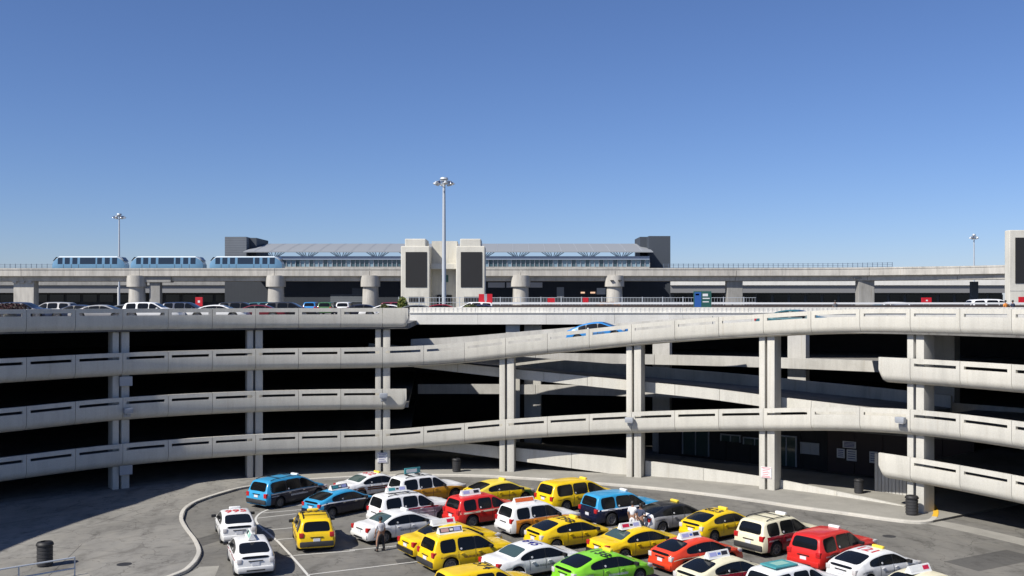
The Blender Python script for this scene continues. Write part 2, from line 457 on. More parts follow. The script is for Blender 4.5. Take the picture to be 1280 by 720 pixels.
# flood lamps bracketed to parapets
for th, zc, wd in ((-36.0, 5.55, 'fixed to the third deck down beside the leftmost columns'), (-7.5, 5.95, 'near the blunt end of the short third deck'),
                   (21.7, 4.4, 'on the lowest long deck at the court centre'), (52.2, 5.75, 'on the lowest long deck above the blunt right hand deck')):
    e = empty('flood_lamp', pol(th, RP, zc), -rad(th), 'small grey flood lamp ' + wd, 'lamp', 'flood lamps on the parapets')
    bm = bmesh.new(); box(bm, -.3, .3, -.45, -.12, -.16, .2, .05); finish(bm, 'lamp_housing', M['greysteel'], e, smooth=True)
    bm = bmesh.new(); box(bm, -.06, .06, -.2, .02, -.34, -.1, .01); box(bm, -.22, .22, -.03, .0, -.42, .0, .005); finish(bm, 'bracket', M['greysteel'], e)
    bm = bmesh.new(); box(bm, -.24, .24, -.42, -.16, -.185, -.165); finish(bm, 'lens', M['signwhite'], e)

# crossing inner ramps behind the columns
T1 = [(-9, 9.0), (-4.8, 8.67), (7.2, 7.82), (21.2, 7.09), (30, 6.73), (36.6, 6.41), (45.3, 6.13), (50, 5.95)]
z1 = fz(T1)
e = empty('inner_ramp', pol(20, 39), 0, 'inner concrete ramp falling to the right behind the middle columns, upper one', 'ramp', 'inner crossing ramps')
for a in range(-4, 48, 5):
    b = a + 5
    curved_wall(e, a + .02, b - .02, 38.4, z1, lambda t: z1(t) - .68 - .003 * (t + 5), .22, 'parapet_panel', M['conc'], 2.5)
deck(e, -9, 49, 38.62, 47, z1, .3, .4)
curved_wall(e, -9, 49, 47, lambda t: z1(t) + .45, lambda t: z1(t) - .9, .22, 'outer_parapet', M['conc_in'])
settle(e)
T2 = [(-9, 2.9), (-5.6, 2.6), (7, 1.83), (21.5, 1.28), (29, .99), (36.5, .77), (45, .37), (51, .15)]
z2 = fz(T2)
e = empty('inner_ramp', pol(20, 40), 0, 'low concrete ramp wall sloping down to the pavement on the right', 'ramp', 'inner crossing ramps')
for a, b in ((-8, -1), (-1, 5.9), (7.8, 14.3), (14.3, 20.9), (22.8, 29.4), (29.4, 36.1), (37.9, 44), (44, 51)):
    curved_wall(e, a + .02, b - .02, 38.0, z2, lambda t: max(.02, z2(t) - .75 - .028 * max(t, 0)), .22, 'parapet_panel', M['conc'], 2.4)
deck(e, -8, 20, 39.4, 45, z2, .2, .55)
settle(e)
# deep floors beyond the ramps with their edge beams
for zt, wd in ((8.45, 'upper'), (5.65, 'lower')):
    e = empty('inner_floor', pol(20, 50), 0, f'{wd} flat concrete floor with edge beam deep behind the crossing ramps', 'floor', 'inner floors')
    for a, b in ((-4, 8), (8, 20), (20, 32), (32, 44), (44, 56)):
        curved_wall(e, a + .02, b - .02, 50, lambda t: zt, lambda t: zt - .85, .3, 'edge_beam', M['conc_in'])
    bm = bmesh.new(); sweep(bm, [(0, 0), (20.8, 0), (20.8, -.3), (0, -.3)], -4, 56, 20, lambda t: zt - .5, 50.3); finish(bm, 'floor_slab', M['conc_dark'], e)
    settle(e)
for th in (7.6, 20.5, 33.5, 46.5, 58):
    p_ = pol(th, 51.2)
    bm = bmesh.new(); box(bm, -.75, .75, -.5, .5, 0, 10.94, .03)
    tag(finish(bm, 'inner_column', M['conc_in'], None, loc=p_, rot=(0, 0, -rad(th))), ['wide grey inner column behind the free standing pair', 'wide grey inner column right of the centre pair', 'wide grey inner column left of the right hand decks', 'wide grey inner column behind the right end decks', 'wide grey inner column deep beyond the right driveway'][[7.6, 20.5, 33.5, 46.5, 58].index(th)], 'column', 'inner columns')

# straight white wall under the roof edge
e = empty('roof_edge_wall', (20, YW, 0), 0, 'long straight white roof edge wall with a ledge, right of the topmost deck', 'wall')
x = -9.0
while x < 110:
    bm = bmesh.new(); box(bm, x + .01, x + 5.99, YW - .25, YW, 11.0, 12.0, .01); finish(bm, 'wall_panel', M['conc_white'], e)
    bm = bmesh.new(); box(bm, x + .01, x + 5.99, YW - .1, YW + .1, 12.0, 12.5)
    for k in range(15): box(bm, x + .2 + k * .39, x + .32 + k * .39, YW - .13, YW - .1, 12.03, 12.46)
    finish(bm, 'ribbed_panel', M['conc_white'], e)
    x += 6
bm = bmesh.new(); box(bm, -9, 111, YW - .33, YW - .02, 11.97, 12.06, .01); finish(bm, 'ledge', M['conc_white'], e)
settle(e)
bm = bmesh.new(); box(bm, -.62, .62, -.4, .4, 0, 11.0, .03)
tag(finish(bm, 'wall_column', M['conc_col'], None, loc=(at(641, 400, YW + .6).x, YW + .6, 0)), 'single square column carrying the straight white wall', 'column')

# brown topped guard rail along the roof
e = empty('guard_rail', (25, 100, RT), 0, 'long low guard rail, white above brown, on the roof behind the straight wall', 'guard rail')
bm = bmesh.new(); box(bm, -27, 75, -.08, .08, 1.38, 1.56, .01); finish(bm, 'top_rail', M['signwhite'], e)
bm = bmesh.new(); box(bm, -27, 75, -.05, .05, 1.0, 1.3); finish(bm, 'board', simple('brown_board', (.06, .045, .04), .7), e)
for k in range(35):
    bm = bmesh.new(); box(bm, -27 + k * 3, -26.86 + k * 3, .06, .18, 0, 1.5); finish(bm, 'post', M['greysteel'], e)

# ------------------------------------------------------------------ ground
bm = bmesh.new(); v = [bm.verts.new(q) for q in ((-4500, -300, 0), (4500, -300, 0), (4500, 8000, 0), (-4500, 8000, 0))]; bm.faces.new(v)
tag(finish(bm, 'ground', M['asphalt']), kind='structure')
K = [(-26, 41.5), (-21, 43), (-17.2, 45), (-15.75, 47.4), (-15.6, 49), (-15.77, 50.4), (-16.11, 51.8), (-17.04, 54.06), (-18.26, 56.51), (-19.47, 59.2), (-20.21, 61.93), (-20.32, 64.14), (-19.95, 65.97), (-18.79, 69.07), (-16.8, 71.2)]
K2 = [(-16.8, 71.2), (-13.98, 72.7), (-10.08, 73.8), (-6.0, 74.25), (-2.38, 74.0), (0.0, 73.3), (3.46, 72.05), (6.78, 70.58), (9.95, 69.0), (12.88, 67.06), (15.58, 64.91), (18.04, 62.65), (20.42, 60.76), (22.26, 59.2), (23.6, 58.45), (24.7, 58.75), (25.6, 60.1), (26.4, 62.0), (27.1, 64.5)]
def polar(p): return deg(atan2(p[0] - CX, p[1] - CY)), sqrt((p[0] - CX)**2 + (p[1] - CY)**2)
t10 = polar(K[-1])[0]
pave = empty('pavement', (0, 0, 0), kind='structure')
prism('apron', K + arc(t10, -95, 46, 20) + [(-48, 38)], 0.0, .13, M['apron'], pave)
def smoothpoly(P, sub=3):
    out = []
    for i in range(len(P) - 1):
        p0 = P[max(i - 1, 0)]; p1 = P[i]; p2 = P[i + 1]; p3 = P[min(i + 2, len(P) - 1)]
        for k in range(sub):
            t = k / sub
            out.append(tuple(.5 * ((2 * p1[j]) + (-p0[j] + p2[j]) * t + (2 * p0[j] - 5 * p1[j] + 4 * p2[j] - p3[j]) * t * t + (-p0[j] + 3 * p1[j] - 3 * p2[j] + p3[j]) * t**3) for j in (0, 1)))
    out.append(P[-1]); return out
K2s = smoothpoly(K2, 3)
kk = [(polar(q), q) for q in K2s]
def outer(q):
    th, r = polar(q); return tuple(pol(th, 46)[:2])
i = 0
while i < len(K2s) - 1:
    j = min(i + 4, len(K2s) - 1)
    seg = K2s[i:j + 1]
    out = [outer(q) for q in reversed(seg)]
    if i >= len(K2s) - 13: out = [q if polar(q)[1] < 47 else q for q in out]
    o = prism('sidewalk_slab', seg + out, 0.0, .13 - random.random() * .006, M['walk'], pave)
    i = j
# kerb stones
def kerb(P, w, name, mat, parent, step=3):
    P = smoothpoly(P, 4); nrm = []
    for i, q in enumerate(P):
        a = Vector(P[max(i - 1, 0)]); b = Vector(P[min(i + 1, len(P) - 1)]); t = (b - a).normalized(); nrm.append(Vector((-t.y, t.x)))
    i = 0
    while i < len(P) - 1:
        j = min(i + step, len(P) - 1); bm = bmesh.new(); rg = []
        for k in range(i, j + 1):
            q = Vector(P[k]); o = q - nrm[k] * .012; u = q + nrm[k] * w
            if k == i: pass
            rg.append([bm.verts.new((*o, 0.0)), bm.verts.new((*o, .135)), bm.verts.new((*(o + nrm[k] * .03), .155)), bm.verts.new((*u, .155)), bm.verts.new((*u, .05))])
        for a, b in zip(rg, rg[1:]):
            for m_ in range(5): bm.faces.new((a[m_], a[(m_ + 1) % 5], b[(m_ + 1) % 5], b[m_]))
        bm.faces.new(rg[0]); bm.faces.new(rg[-1])
        mm = mat(P[i]) if callable(mat) else mat
        finish(bm, name, mm, parent, smooth=30)
        i = j
kerb(K, .22, 'kerb_stone', M['kerb'], pave)
kerb(K2, .3, 'kerb_stone', lambda q: M['kerb_yellow'] if q[0] > 25.3 else M['kerb'], pave)
# pale gutter strip at the right driveway and by the lower left kerb
prism('gutter_strip', arc(54.5, 90, 35.2, 10) + arc(90, 54.5, 36.6, 10), 0.0, .006, M['walk'], pave)
prism('gutter_strip', [(-16.9, 44.6), (-15.5, 47.4), (-15.3, 49.0), (-14.4, 49.2), (-13.9, 46.5), (-14.6, 44)], 0.0, .005, M['walk'], pave)

def stripe(P, w=.11):
    bm = bmesh.new(); pr = []
    for i, q in enumerate(P):
        a = Vector(P[max(i - 1, 0)]); b = Vector(P[min(i + 1, len(P) - 1)]); t = (b - a).normalized(); n = Vector((-t.y, t.x)) * w / 2; q = Vector(q)
        pr.append((bm.verts.new((*(q + n), .0045)), bm.verts.new((*(q - n), .0045))))
    for a, b in zip(pr, pr[1:]): bm.faces.new((a[0], a[1], b[1], b[0]))
    finish(bm, 'painted_line', M['line'], marks)
marks = empty('lot_markings', (0, 0, 0), kind='structure')
stripe(smoothpoly([(-13.0, 64.2), (-14.6, 63.3), (-15.3, 62.3), (-15.45, 60.6), (-14.87, 58.45), (-12.6, 54.0), (-9.3, 46.6), (-8.6, 44.5)], 3), .13)
for a, b in (((-15.3, 60.0), (-13.2, 61.3)), ((-15.3, 61.5), (-12.7, 62.7)), ((-14.2, 56.8), (-12.6, 57.5)), ((-12.9, 54.6), (-11.9, 55.0)), ((-11.2, 51.2), (-8.2, 52.2)),
             ((-9.7, 47.6), (-3.3, 50.7)), ((-8.5, 52.3), (-5.9, 53.3)), ((-8.1, 56.4), (-6.9, 57.2)), ((-7.9, 44.4), (-1.5, 46.8)), ((-5.8, 53.9), (-4.6, 54.6))):
    stripe([a, b], .1)
stripe([(3.0, 41.0), (9.6, 44.2)], .1)

m_patch = asphalt('patched_asphalt', (.085, .082, .076)); m_joint = simple('joint_sealant', (.05, .048, .045), .8)
def sheet(P, z, name, mat):
    bm = bmesh.new(); bm.faces.new([bm.verts.new((x, y, z)) for x, y in P]); finish(bm, name, mat, pave)
sheet([(22.5, 48.2), (26.8, 50.6), (25.9, 52.4), (21.6, 50.0)], .004, 'asphalt_patch', m_patch)
sheet([(-17.9, 53.5), (-16.6, 52.9), (-15.2, 56.0), (-16.4, 56.6)], .004, 'asphalt_patch', m_patch)
sheet([(-5.6, 49.4), (-4.1, 49.9), (-4.4, 50.9), (-5.9, 50.4)], .003, 'asphalt_patch', m_patch)
for a_, b_ in (((-26.5, 60), (-19.9, 57.6)), ((-24.2, 57.5), (-22.9, 62.5)), ((-30, 54), (-17.3, 50.6)), ((-21.4, 45), (-22.8, 53)), ((-15.6, 67.8), (-21, 72)), ((30, 52), (24.2, 46.5)), ((26, 57), (33, 54))):
    v = (Vector(b_) - Vector(a_)).normalized(); n = Vector((-v.y, v.x)) * .014
    z_ = .1335 if a_[0] < -15 else .004
    sheet([Vector(a_) + n, Vector(b_) + n, Vector(b_) - n, Vector(a_) - n], z_, 'joint_line', m_joint)
for x, y, z_ in ((20.9, 55.4, .004), (-19.0, 49.0, .1335)):
    bm = bmesh.new(); lathe(bm, [(0, z_ + .008), (.33, z_ + .008), (.36, z_), ], 20, Matrix.Translation((x, y, 0))); finish(bm, 'manhole_cover', M['plastic'], pave)
# dark service rooms under the ramps at the right
e = empty('service_booth', pol(38, 47.5), -rad(38), 'dark brown service booth with glazed door and pinned notices behind the sign column', 'booth')
m_br = simple('dark_brown_panel', (.035, .02, .018), .6)
for k in range(12):
    bm = bmesh.new(); box(bm, -15 + k * 2.1, -12.93 + k * 2.1, 0, .2, 0, 3.2, .01); finish(bm, 'wall_panel', m_br if k > 6 else M['conc_black'], e)
bm = bmesh.new(); box(bm, -15, 10.3, -.3, .3, 3.2, 3.5); finish(bm, 'roof_band', M['conc_dark'], e)
def framed(x0, x1, z0, z1, name='door', g=None):
    bm = bmesh.new()
    box(bm, x0, x0 + .1, -.12, -.002, z0, z1); box(bm, x1 - .1, x1, -.12, -.002, z0, z1); box(bm, x0 + .1, x1 - .1, -.12, -.002, z1 - .1, z1); box(bm, (x0 + x1) / 2 - .04, (x0 + x1) / 2 + .04, -.11, -.002, z0, z1 - .1)
    f = finish(bm, name, M['greysteel'], e)
    bm = bmesh.new(); box(bm, x0 + .1, x1 - .1, -.06, -.004, z0, z1 - .1); finish(bm, 'pane', g or M['glass_teal'], f)
framed(-12.7, -10.2, .2, 2.6); framed(-4.4, -2.7, .1, 2.5)
framed(-2.4, -.9, 1.2, 2.1, 'window', M['greysteel']); framed(-9.2, -7.4, 1.6, 2.2, 'window'); framed(-7.2, -5.2, 1.5, 2.1, 'window')
for x, z, w_, h in ((.9, 1.95, 1.0, .5), (.45, 1.15, .6, .7), (1.2, 1.0, .75, .85), (2.9, 1.0, .6, .85)):
    bm = bmesh.new(); box(bm, x, x + w_, -.05, -.003, z, z + h); n_ = finish(bm, 'notice', M['signwhite'], e)
    bm = bmesh.new()
    for k in range(4): box(bm, x + .1, x + w_ - .1, -.056, -.052, z + h * (.18 + .2 * k), z + h * (.18 + .2 * k) + .05)
    finish(bm, 'printed_lines', M['textnavy'], n_)
e = empty('utility_screen', pol(47.5, 41.5), -rad(47.5), 'pale ribbed utility screen behind the black bin at the right', 'screen')
for k in range(12):
    bm = bmesh.new(); box(bm, -1.5 + k * .25, -1.28 + k * .25, -.06, .06, .13, 2.7, .01); finish(bm, 'slat', M['conc_in'], e)
bm = bmesh.new(); box(bm, -1.5, 1.5, .07, .13, .13, 2.6); finish(bm, 'backing', M['conc_in'], e)

# bins
def bin_(loc, label, s=1.0):
    e = empty('trash_bin', loc, 0, label, 'bin', 'black trash bins')
    prof = [(0, 0), (.3, 0), (.3, .06)]
    for k in range(5): prof += [(.33, .08 + k * .16), (.33, .19 + k * .16), (.305, .205 + k * .16), (.305, .235 + k * .16)]
    prof += [(.3, .9), (0, .9)]
    bm = bmesh.new(); lathe(bm, [(r * s, z * s) for r, z in prof], 20); finish(bm, 'drum', M['plastic'], e, smooth=30)
    bm = bmesh.new(); lathe(bm, [(0, .9 * s), (.36 * s, .9 * s), (.36 * s, .97 * s), (.3 * s, 1.05 * s), (.16 * s, 1.08 * s), (.16 * s, 1.02 * s), (0, 1.02 * s)], 20); finish(bm, 'lid', M['black'], e, smooth=30)
bin_((-22.75, 48.7, .13), 'black ribbed bin standing on the pale apron beside the steel railing', 1.12)
bin_((-4.2, 75.7, .13), 'small black bin on the far pavement between two column pairs', .95)
bin_((24.15, 60.4, .13), 'black ribbed bin on the kerb corner by the right driveway', 1.1)
bin_((23.3, 67.2, .13), 'black bin in the shade before the service booth', .9)

# steel railing and its plinth bottom left
e = empty('steel_railing', (-20.2, 46.2, .13), rad(41), 'grey two bar steel railing with a short concrete plinth, bottom left corner', 'railing')
for z in (.55, 1.05):
    bm = bmesh.new(); tube(bm, [(-6, 0, z), (0, 0, z)], .04, 8); finish(bm, 'rail', M['steel'], e, smooth=True)
for x in (-4.8, -2.4, 0):
    bm = bmesh.new(); tube(bm, [(x, 0, -.1), (x, 0, 1.06)], .035, 8); finish(bm, 'post', M['steel'], e, smooth=True)
bm = bmesh.new(); box(bm, -1.7, .6, -.5, .25, -.1, .22, .04); finish(bm, 'plinth', M['walk'], e)

# ------------------------------------------------------------------ cars
CARS = {
 'prius': dict(L=4.5, W=1.76, wh=(.84, 3.54), r=.32, crown=.035,
   top=[(0, .55), (.03, .93), (.08, 1.03), (.22, 1.07), (.6, 1.19), (1.2, 1.37), (1.8, 1.445), (2.15, 1.45), (2.6, 1.40), (3.55, .96), (4.1, .80), (4.38, .66), (4.5, .42)],
   belt=[(0, .86), (.5, .97), (2.5, .90), (3.5, .86), (4.5, .7)], side=[(.95, 1.5, .2), (1.53, 2.34, .0), (2.39, 3.4, .35)], rg=(.27, 1.2), fg=(2.68, 3.52), strip=True),
 'sedan': dict(L=4.85, W=1.84, wh=(.98, 3.8), r=.33, crown=.03,
   top=[(0, .55), (.04, .86), (.12, .95), (.4, 1.0), (.85, 1.03), (1.5, 1.31), (2.0, 1.405), (2.5, 1.42), (2.9, 1.36), (3.75, .98), (4.45, .82), (4.75, .66), (4.85, .42)],
   belt=[(0, .82), (1, .92), (2.5, .88), (3.7, .84), (4.85, .7)], side=[(1.22, 1.6, .0), (1.63, 2.46, .0), (2.51, 3.6, .3)], rg=(.92, 1.6), fg=(2.95, 3.7), strip=False),
 'suv': dict(L=4.55, W=1.85, wh=(.86, 3.5), r=.365, crown=.03,
   top=[(0, .6), (.03, .92), (.07, 1.02), (.16, 1.30), (.27, 1.57), (.42, 1.64), (1.2, 1.69), (2.0, 1.69), (2.45, 1.63), (3.2, 1.14), (3.9, 1.03), (4.35, .9), (4.5, .65), (4.55, .45)],
   belt=[(0, .98), (2.5, 1.0), (3.3, .98), (4.55, .8)], side=[(.38, 1.14, .15), (1.28, 2.12, .0), (2.17, 3.08, .3)], rg=(.085, .26), fg=(2.55, 3.15), strip=False),
 'bigsuv': dict(L=4.9, W=1.93, wh=(.98, 3.85), r=.385, crown=.03,
   top=[(0, .62), (.03, .95), (.07, 1.05), (.16, 1.36), (.26, 1.64), (.4, 1.71), (1.3, 1.76), (2.2, 1.75), (2.6, 1.69), (3.35, 1.2), (4.2, 1.10), (4.7, .95), (4.85, .65), (4.9, .45)],
   belt=[(0, 1.0), (2.6, 1.03), (3.5, 1.02), (4.9, .85)], side=[(.36, 1.25, .12), (1.37, 2.26, .0), (2.31, 3.24, .3)], rg=(.085, .25), fg=(2.72, 3.3), strip=False),
 'van': dict(L=5.1, W=1.96, wh=(1.0, 4.05), r=.34, crown=.03,
   top=[(0, .6), (.03, .92), (.08, 1.02), (.2, 1.36), (.34, 1.62), (.5, 1.69), (1.4, 1.73), (2.6, 1.72), (3.1, 1.62), (4.1, 1.08), (4.6, .95), (4.95, .75), (5.1, .45)],
   belt=[(0, .96), (2.6, .98), (4.1, .94), (5.1, .75)], side=[(.42, 1.52, .12), (1.58, 2.62, .0), (2.68, 3.9, .3)], rg=(.1, .32), fg=(3.25, 4.0), strip=False),
}
class Car:
    def __init__(s, k):
        s.k = k; s.d = CARS[k]; d = s.d; s.L = d['L']; s.hw = d['W'] / 2; s.me = {}
        s.build()
    def top(s, x): return smooth_interp(s.d['top'], x) if .45 < x < s.L - .5 else interp(s.d['top'], x)
    def w(s, x):
        f = 1.0
        if x < .55: f -= .13 * ((.55 - x) / .55)**2.2
        if x > s.L - 1.0: f -= .24 * ((x - s.L + 1.0) / 1.0)**2.4
        return s.hw * f
    def belt(s, x): return min(interp(s.d['belt'], x), s.top(x) - .035)
    def gw(s, x):
        b, t = s.belt(x), s.top(x)
        return s.w(x) * (.945 - .30 * min(.62, max(0, t - b)))
    def zs(s, x):
        z = .27
        if x > s.L - .35: z = .24
        for xw in s.d['wh']:
            ra = s.d['r'] + .065
            if abs(x - xw) < ra: z = max(z, s.d['r'] + sqrt(ra * ra - (x - xw)**2))
        return z
    def section(s, x):
        w, b, t, zs, gw = s.w(x), s.belt(x), s.top(x), s.zs(x), s.gw(x)
        z1 = max(zs + .03, .40); c = s.d['crown']
        b = max(b, z1 + .03) if t > .75 else b
        if t < .75:
            z1 = min(z1, t - .12); b = min(b, t - .03)
        h = t - b; e = min(.07, h * .35)
        m = .5 * (z1 + b)
        return [(w * .95, min(zs, z1 - .02)), (w * .99, z1), (w * 1.0, m), (w * .985, b - min(.09, (b - m) * .4)), (w * .95, b), (gw + .012, t - e * 1.5), (gw - .025, t - e * .35), (gw - .11, t + c * .25), (gw * .5, t + c * .8), (0, t + c)]
    def roof_z(s, x, y):
        gw = s.gw(x); q = min(1, abs(y) / (gw - .11)); c = s.d['crown']
        if q < 1:
            a = gw * .5
            yy = abs(y)
            return s.top(x) + (c - (c * .2) * yy / a if yy < a else c * .8 - c * .55 * (yy - a) / (gw - .11 - a))
        return s.top(x) + c * .25
    def side_y(s, x, z):
        S = s.section(x)
        for (y0, z0), (y1, z1) in zip(S[:7], S[1:7]):
            if z <= z1 and z1 > z0: return y0 + (y1 - y0) * max(0, (z - z0)) / (z1 - z0)
        return S[6][0]
    def patch(s, fn, nu, nv, off=.01, name='panel', cham=True):
        """thin raised sheet following the body; fn(u,v)->(point, outward normal)"""
        bm = bmesh.new(); g = []
        for i in range(nu + 1):
            row = []
            for j in range(nv + 1):
                u, v = i / nu, j / nv
                if cham:
                    cu = min(u, 1 - u); cv = min(v, 1 - v)
                    if cu == 0 and cv == 0:
                        u = u + (.22 / nu if u == 0 else -.22 / nu); v = v + (.3 / nv if v == 0 else -.3 / nv)
                p_, n_ = fn(u, v); row.append(bm.verts.new(Vector(p_) + Vector(n_) * off))
            g.append(row)
        for i in range(nu):
            for j in range(nv): bm.faces.new((g[i][j], g[i + 1][j], g[i + 1][j + 1], g[i][j + 1]))
        r = bmesh.ops.extrude_face_region(bm, geom=list(bm.faces))
        for v in [e_ for e_ in r['geom'] if isinstance(e_, bmesh.types.BMVert)]:
            pass
        # push the originals (back side) inward
        new = set(e_ for e_ in r['geom'] if isinstance(e_, bmesh.types.BMVert))
        for i in range(nu + 1):
            for j in range(nv + 1):
                v_ = g[i][j]
                if v_ not in new:
                    u, v = i / nu, j / nv
                    _, n_ = fn(min(max(u, .01), .99), min(max(v, .01), .99)); v_.co -= Vector(n_) * (off + .02)
        bmesh.ops.recalc_face_normals(bm, faces=bm.faces)
        me = bpy.data.meshes.new(name); bm.to_mesh(me); bm.free()
        for p_ in me.polygons: p_.use_smooth = True
        me.set_sharp_from_angle(angle=rad(40))
        return me
    def build(s):
        L = s.L; d = s.d; X0 = -L / 2; me = s.me
        xs = set([0, .015, .03, .05, .08, .12, .16, .21, .27, .34, .42, .55, L, L - .03, L - .08, L - .15, L - .25, L - .4])
        n = 34
        for i in range(n + 1): xs.add(round(L * i / n, 3))
        for xw in d['wh']:
            ra = d['r'] + .065
            for k in range(-6, 7): xs.add(round(xw + ra * sin(k / 6 * pi / 2), 4))
            xs.add(round(xw - ra - .012, 4)); xs.add(round(xw + ra + .012, 4))
        xs = sorted(xs); xs = [x for i, x in enumerate(xs) if i == 0 or x - xs[i - 1] > .004]
        bm = bmesh.new(); rings = []
        for x in xs:
            S = s.section(x)
            rings.append([bm.verts.new((X0 + x, -y, z)) for y, z in S] + [bm.verts.new((X0 + x, y, z)) for y, z in reversed(S[:-1])])
        m = len(rings[0]); ns = len(S)
        for i, (a, b) in enumerate(zip(rings, rings[1:])):
            xm = (xs[i] + xs[i + 1]) / 2
            for k in range(m - 1):
                f = bm.faces.new((a[k], a[k + 1], b[k + 1], b[k]))
                r = k if k < ns - 1 else m - 2 - k
                up = r >= 4
                if xm < .3 and not (up and s.top(xm) > 1.0 + .1): f.material_index = 2
                elif xm > L - 1.02 and (r < 4 or s.k == 'x'): f.material_index = 3
                else: f.material_index = 0 if up else 1
        f = bm.faces.new(rings[0]); f.material_index = 2
        f = bm.faces.new(rings[-1]); f.material_index = 3
        bmesh.ops.recalc_face_normals(bm, faces=bm.faces)
        b_ = bpy.data.meshes.new('car_body'); bm.to_mesh(b_); bm.free()
        for p_ in b_.polygons: p_.use_smooth = True
        b_.set_sharp_from_angle(angle=rad(50)); me['body'] = b_
        # chassis
        bm = bmesh.new(); r = d['r']
        box(bm, X0 + .12, -X0 - .15, -s.hw * .72, s.hw * .72, .2, .62)
        for a_, c_ in ((d['wh'][0] + r + .1, d['wh'][1] - r - .1),): box(bm, X0 + a_, X0 + c_, -s.hw * .93, s.hw * .93, .21, .36)
        me['chassis'] = s.mesh(bm, 'chassis')
        # glass
        def side(x0, x1, lean, sg):
            def fn(u, v):
                x = x0 + (x1 - x0) * u
                zb = interp(d['belt'], x) + .045; zt = s.top(x) - .115
                if zt < zb + .03: zt = zb + .03
                xx = x + lean * (v if sg else v) * (0) 
                z = zb + (zt - zb) * v
                return (X0 + x, 0, z), (0, 0, 0)
            def fy(u, v, sgn):
                # front pane leans with the windscreen, rear pane with the tail
                xa, xb = x0, x1
                if lean >= .3: xb = x1 - (v * .0)
                x = xa + (xb - xa) * u
                zb = interp(d['belt'], x) + .02; zt = max(s.top(x) - .085, zb + .012)
                z = zb + (zt - zb) * v
                y = s.side_y(x, z)
                return (X0 + x, sgn * y, z), (0, sgn * .96, .28)
            return lambda u, v, g_=sg: fy(u, v, g_)
        if 1:
            a_, c_ = (d['side'][0][0] - .06 if s.k in ('prius', 'sedan', 'van') else d['side'][1][0] - .02), d['side'][2][1] + (.1 if s.k in ('prius', 'sedan') else .04)
            me['surround'] = [s.patch(side(a_, c_, .3, sg), 16, 3, .003, 'window_surround') for sg in (1, -1)]
        s.side = []
        for (a_, c_, ln) in d['side']:
            pair = [s.patch(side(a_, c_, ln, sg), 8, 3, .008, 'side_window') for sg in (1, -1)]
            s.side.append(pair)
        def slope(x0, x1, f0=.86, f1=.86):
            def fn(u, v):
                x = x0 + (x1 - x0) * u; y = (v * 2 - 1) * (s.gw(x) - .1) * (f0 + (f1 - f0) * u) / .86 * .95
                dz = (s.top(x + .01) - s.top(x - .01)) / .02; nn = Vector((-dz, 0, 1)).normalized()
                return (X0 + x, y, s.roof_z(x, y)), nn
            return fn
        me['rear_window'] = s.patch(slope(*d['rg']), 5, 8, .009, 'rear_window')
        me['windshield'] = s.patch(slope(*d['fg']), 5, 8, .009, 'windshield')
        if d['strip']:
            def fn(u, v):
                y = (v * 2 - 1) * s.hw * .66; z = .90 + .11 * u
                return (X0 + interp([(a2, a1) for a1, a2 in d['top'][:4]], z + .0) - .0, y, z + .02), Vector((-1, 0, .1)).normalized()
            me['lower_rear_window'] = s.patch(fn, 2, 6, .012, 'lower_rear_window')
        # lamps
        for sg, nm in ((1, 'tl1'), (-1, 'tl0')):
            bm = bmesh.new(); h0, h1 = (.70, .93) if s.k in ('prius', 'sedan') else (.80, 1.05)
            if s.k == 'van': h0, h1 = .72, 1.0
            w0 = s.w(.02)
            box(bm, X0 - .012, X0 + .2, min(sg * w0 * .74, sg * (w0 * 1.01)), max(sg * w0 * .74, sg * (w0 * 1.01)), h0, h1, .035)
            me[nm] = s.mesh(bm, 'tail_light', 40)
            bm = bmesh.new()
            xh = L - .42; yw = s.w(xh)
            box(bm, X0 + xh - .2, X0 + xh + .22, min(sg * yw * .66, sg * yw * .985), max(sg * yw * .66, sg * yw * .985), s.top(xh) - .19, s.top(xh) - .015, .045)
            me[nm.replace('tl', 'hl')] = s.mesh(bm, 'headlight', 40)
            bm = bmesh.new(); xm = d['fg'][1] - .28; ym = s.w(xm) + .09; zm = interp(d['belt'], xm) + .1
            box(bm, X0 + xm - .07, X0 + xm + .07, sg * ym - .12, sg * ym + .12, zm - .08, zm + .08, .035)
            me[nm.replace('tl', 'mr')] = s.mesh(bm, 'side_mirror', 40)
        bm = bmesh.new(); box(bm, X0 - .018, X0 + .02, -.16, .16, .60 if s.k != 'van' else .72, .75 if s.k != 'van' else .87, .004); me['plate'] = s.mesh(bm, 'license_plate')
        bm = bmesh.new(); w0 = s.w(.03)
        box(bm, X0 - .07, X0 + .3, -w0 * .97, w0 * .97, .33, .56 if s.k in ('prius', 'sedan') else .60, .06); me['bumper'] = s.mesh(bm, 'rear_bumper', 40)
        bm = bmesh.new(); box(bm, X0 - .085, X0 - .06, -w0 * .5, w0 * .5, .36, .42, .004); me['bstrip'] = s.mesh(bm, 'bumper_insert')
        bm = bmesh.new(); box(bm, X0 - .02, X0 + .03, -.3, .3, .79 if s.k != 'van' else .9, .83 if s.k != 'van' else .94, .006); me['trim'] = s.mesh(bm, 'tail_trim')
        # door handles and door gaps
        me['handles'] = []
        for (a_, c_, ln) in d['side'][1:]:
            for sg in (1, -1):
                bm = bmesh.new(); x = a_ + .16; z = interp(d['belt'], x) - .10; y = s.side_y(x, z)
                box(bm, X0 + x - .09, X0 + x + .09, sg * y - .035, sg * y + .035, z - .022, z + .022, .01); me['handles'].append(s.mesh(bm, 'door_handle', 40))
        def gapstrip(x, sg):
            def fn(u, v):
                z = .36 + (interp(d['belt'], x) - .36) * u; xx = x + (v - .5) * .022
                return (X0 + xx, sg * s.side_y(xx, z), z), (0, sg, 0)
            return s.patch(fn, 6, 1, .003, 'door_gap', False)
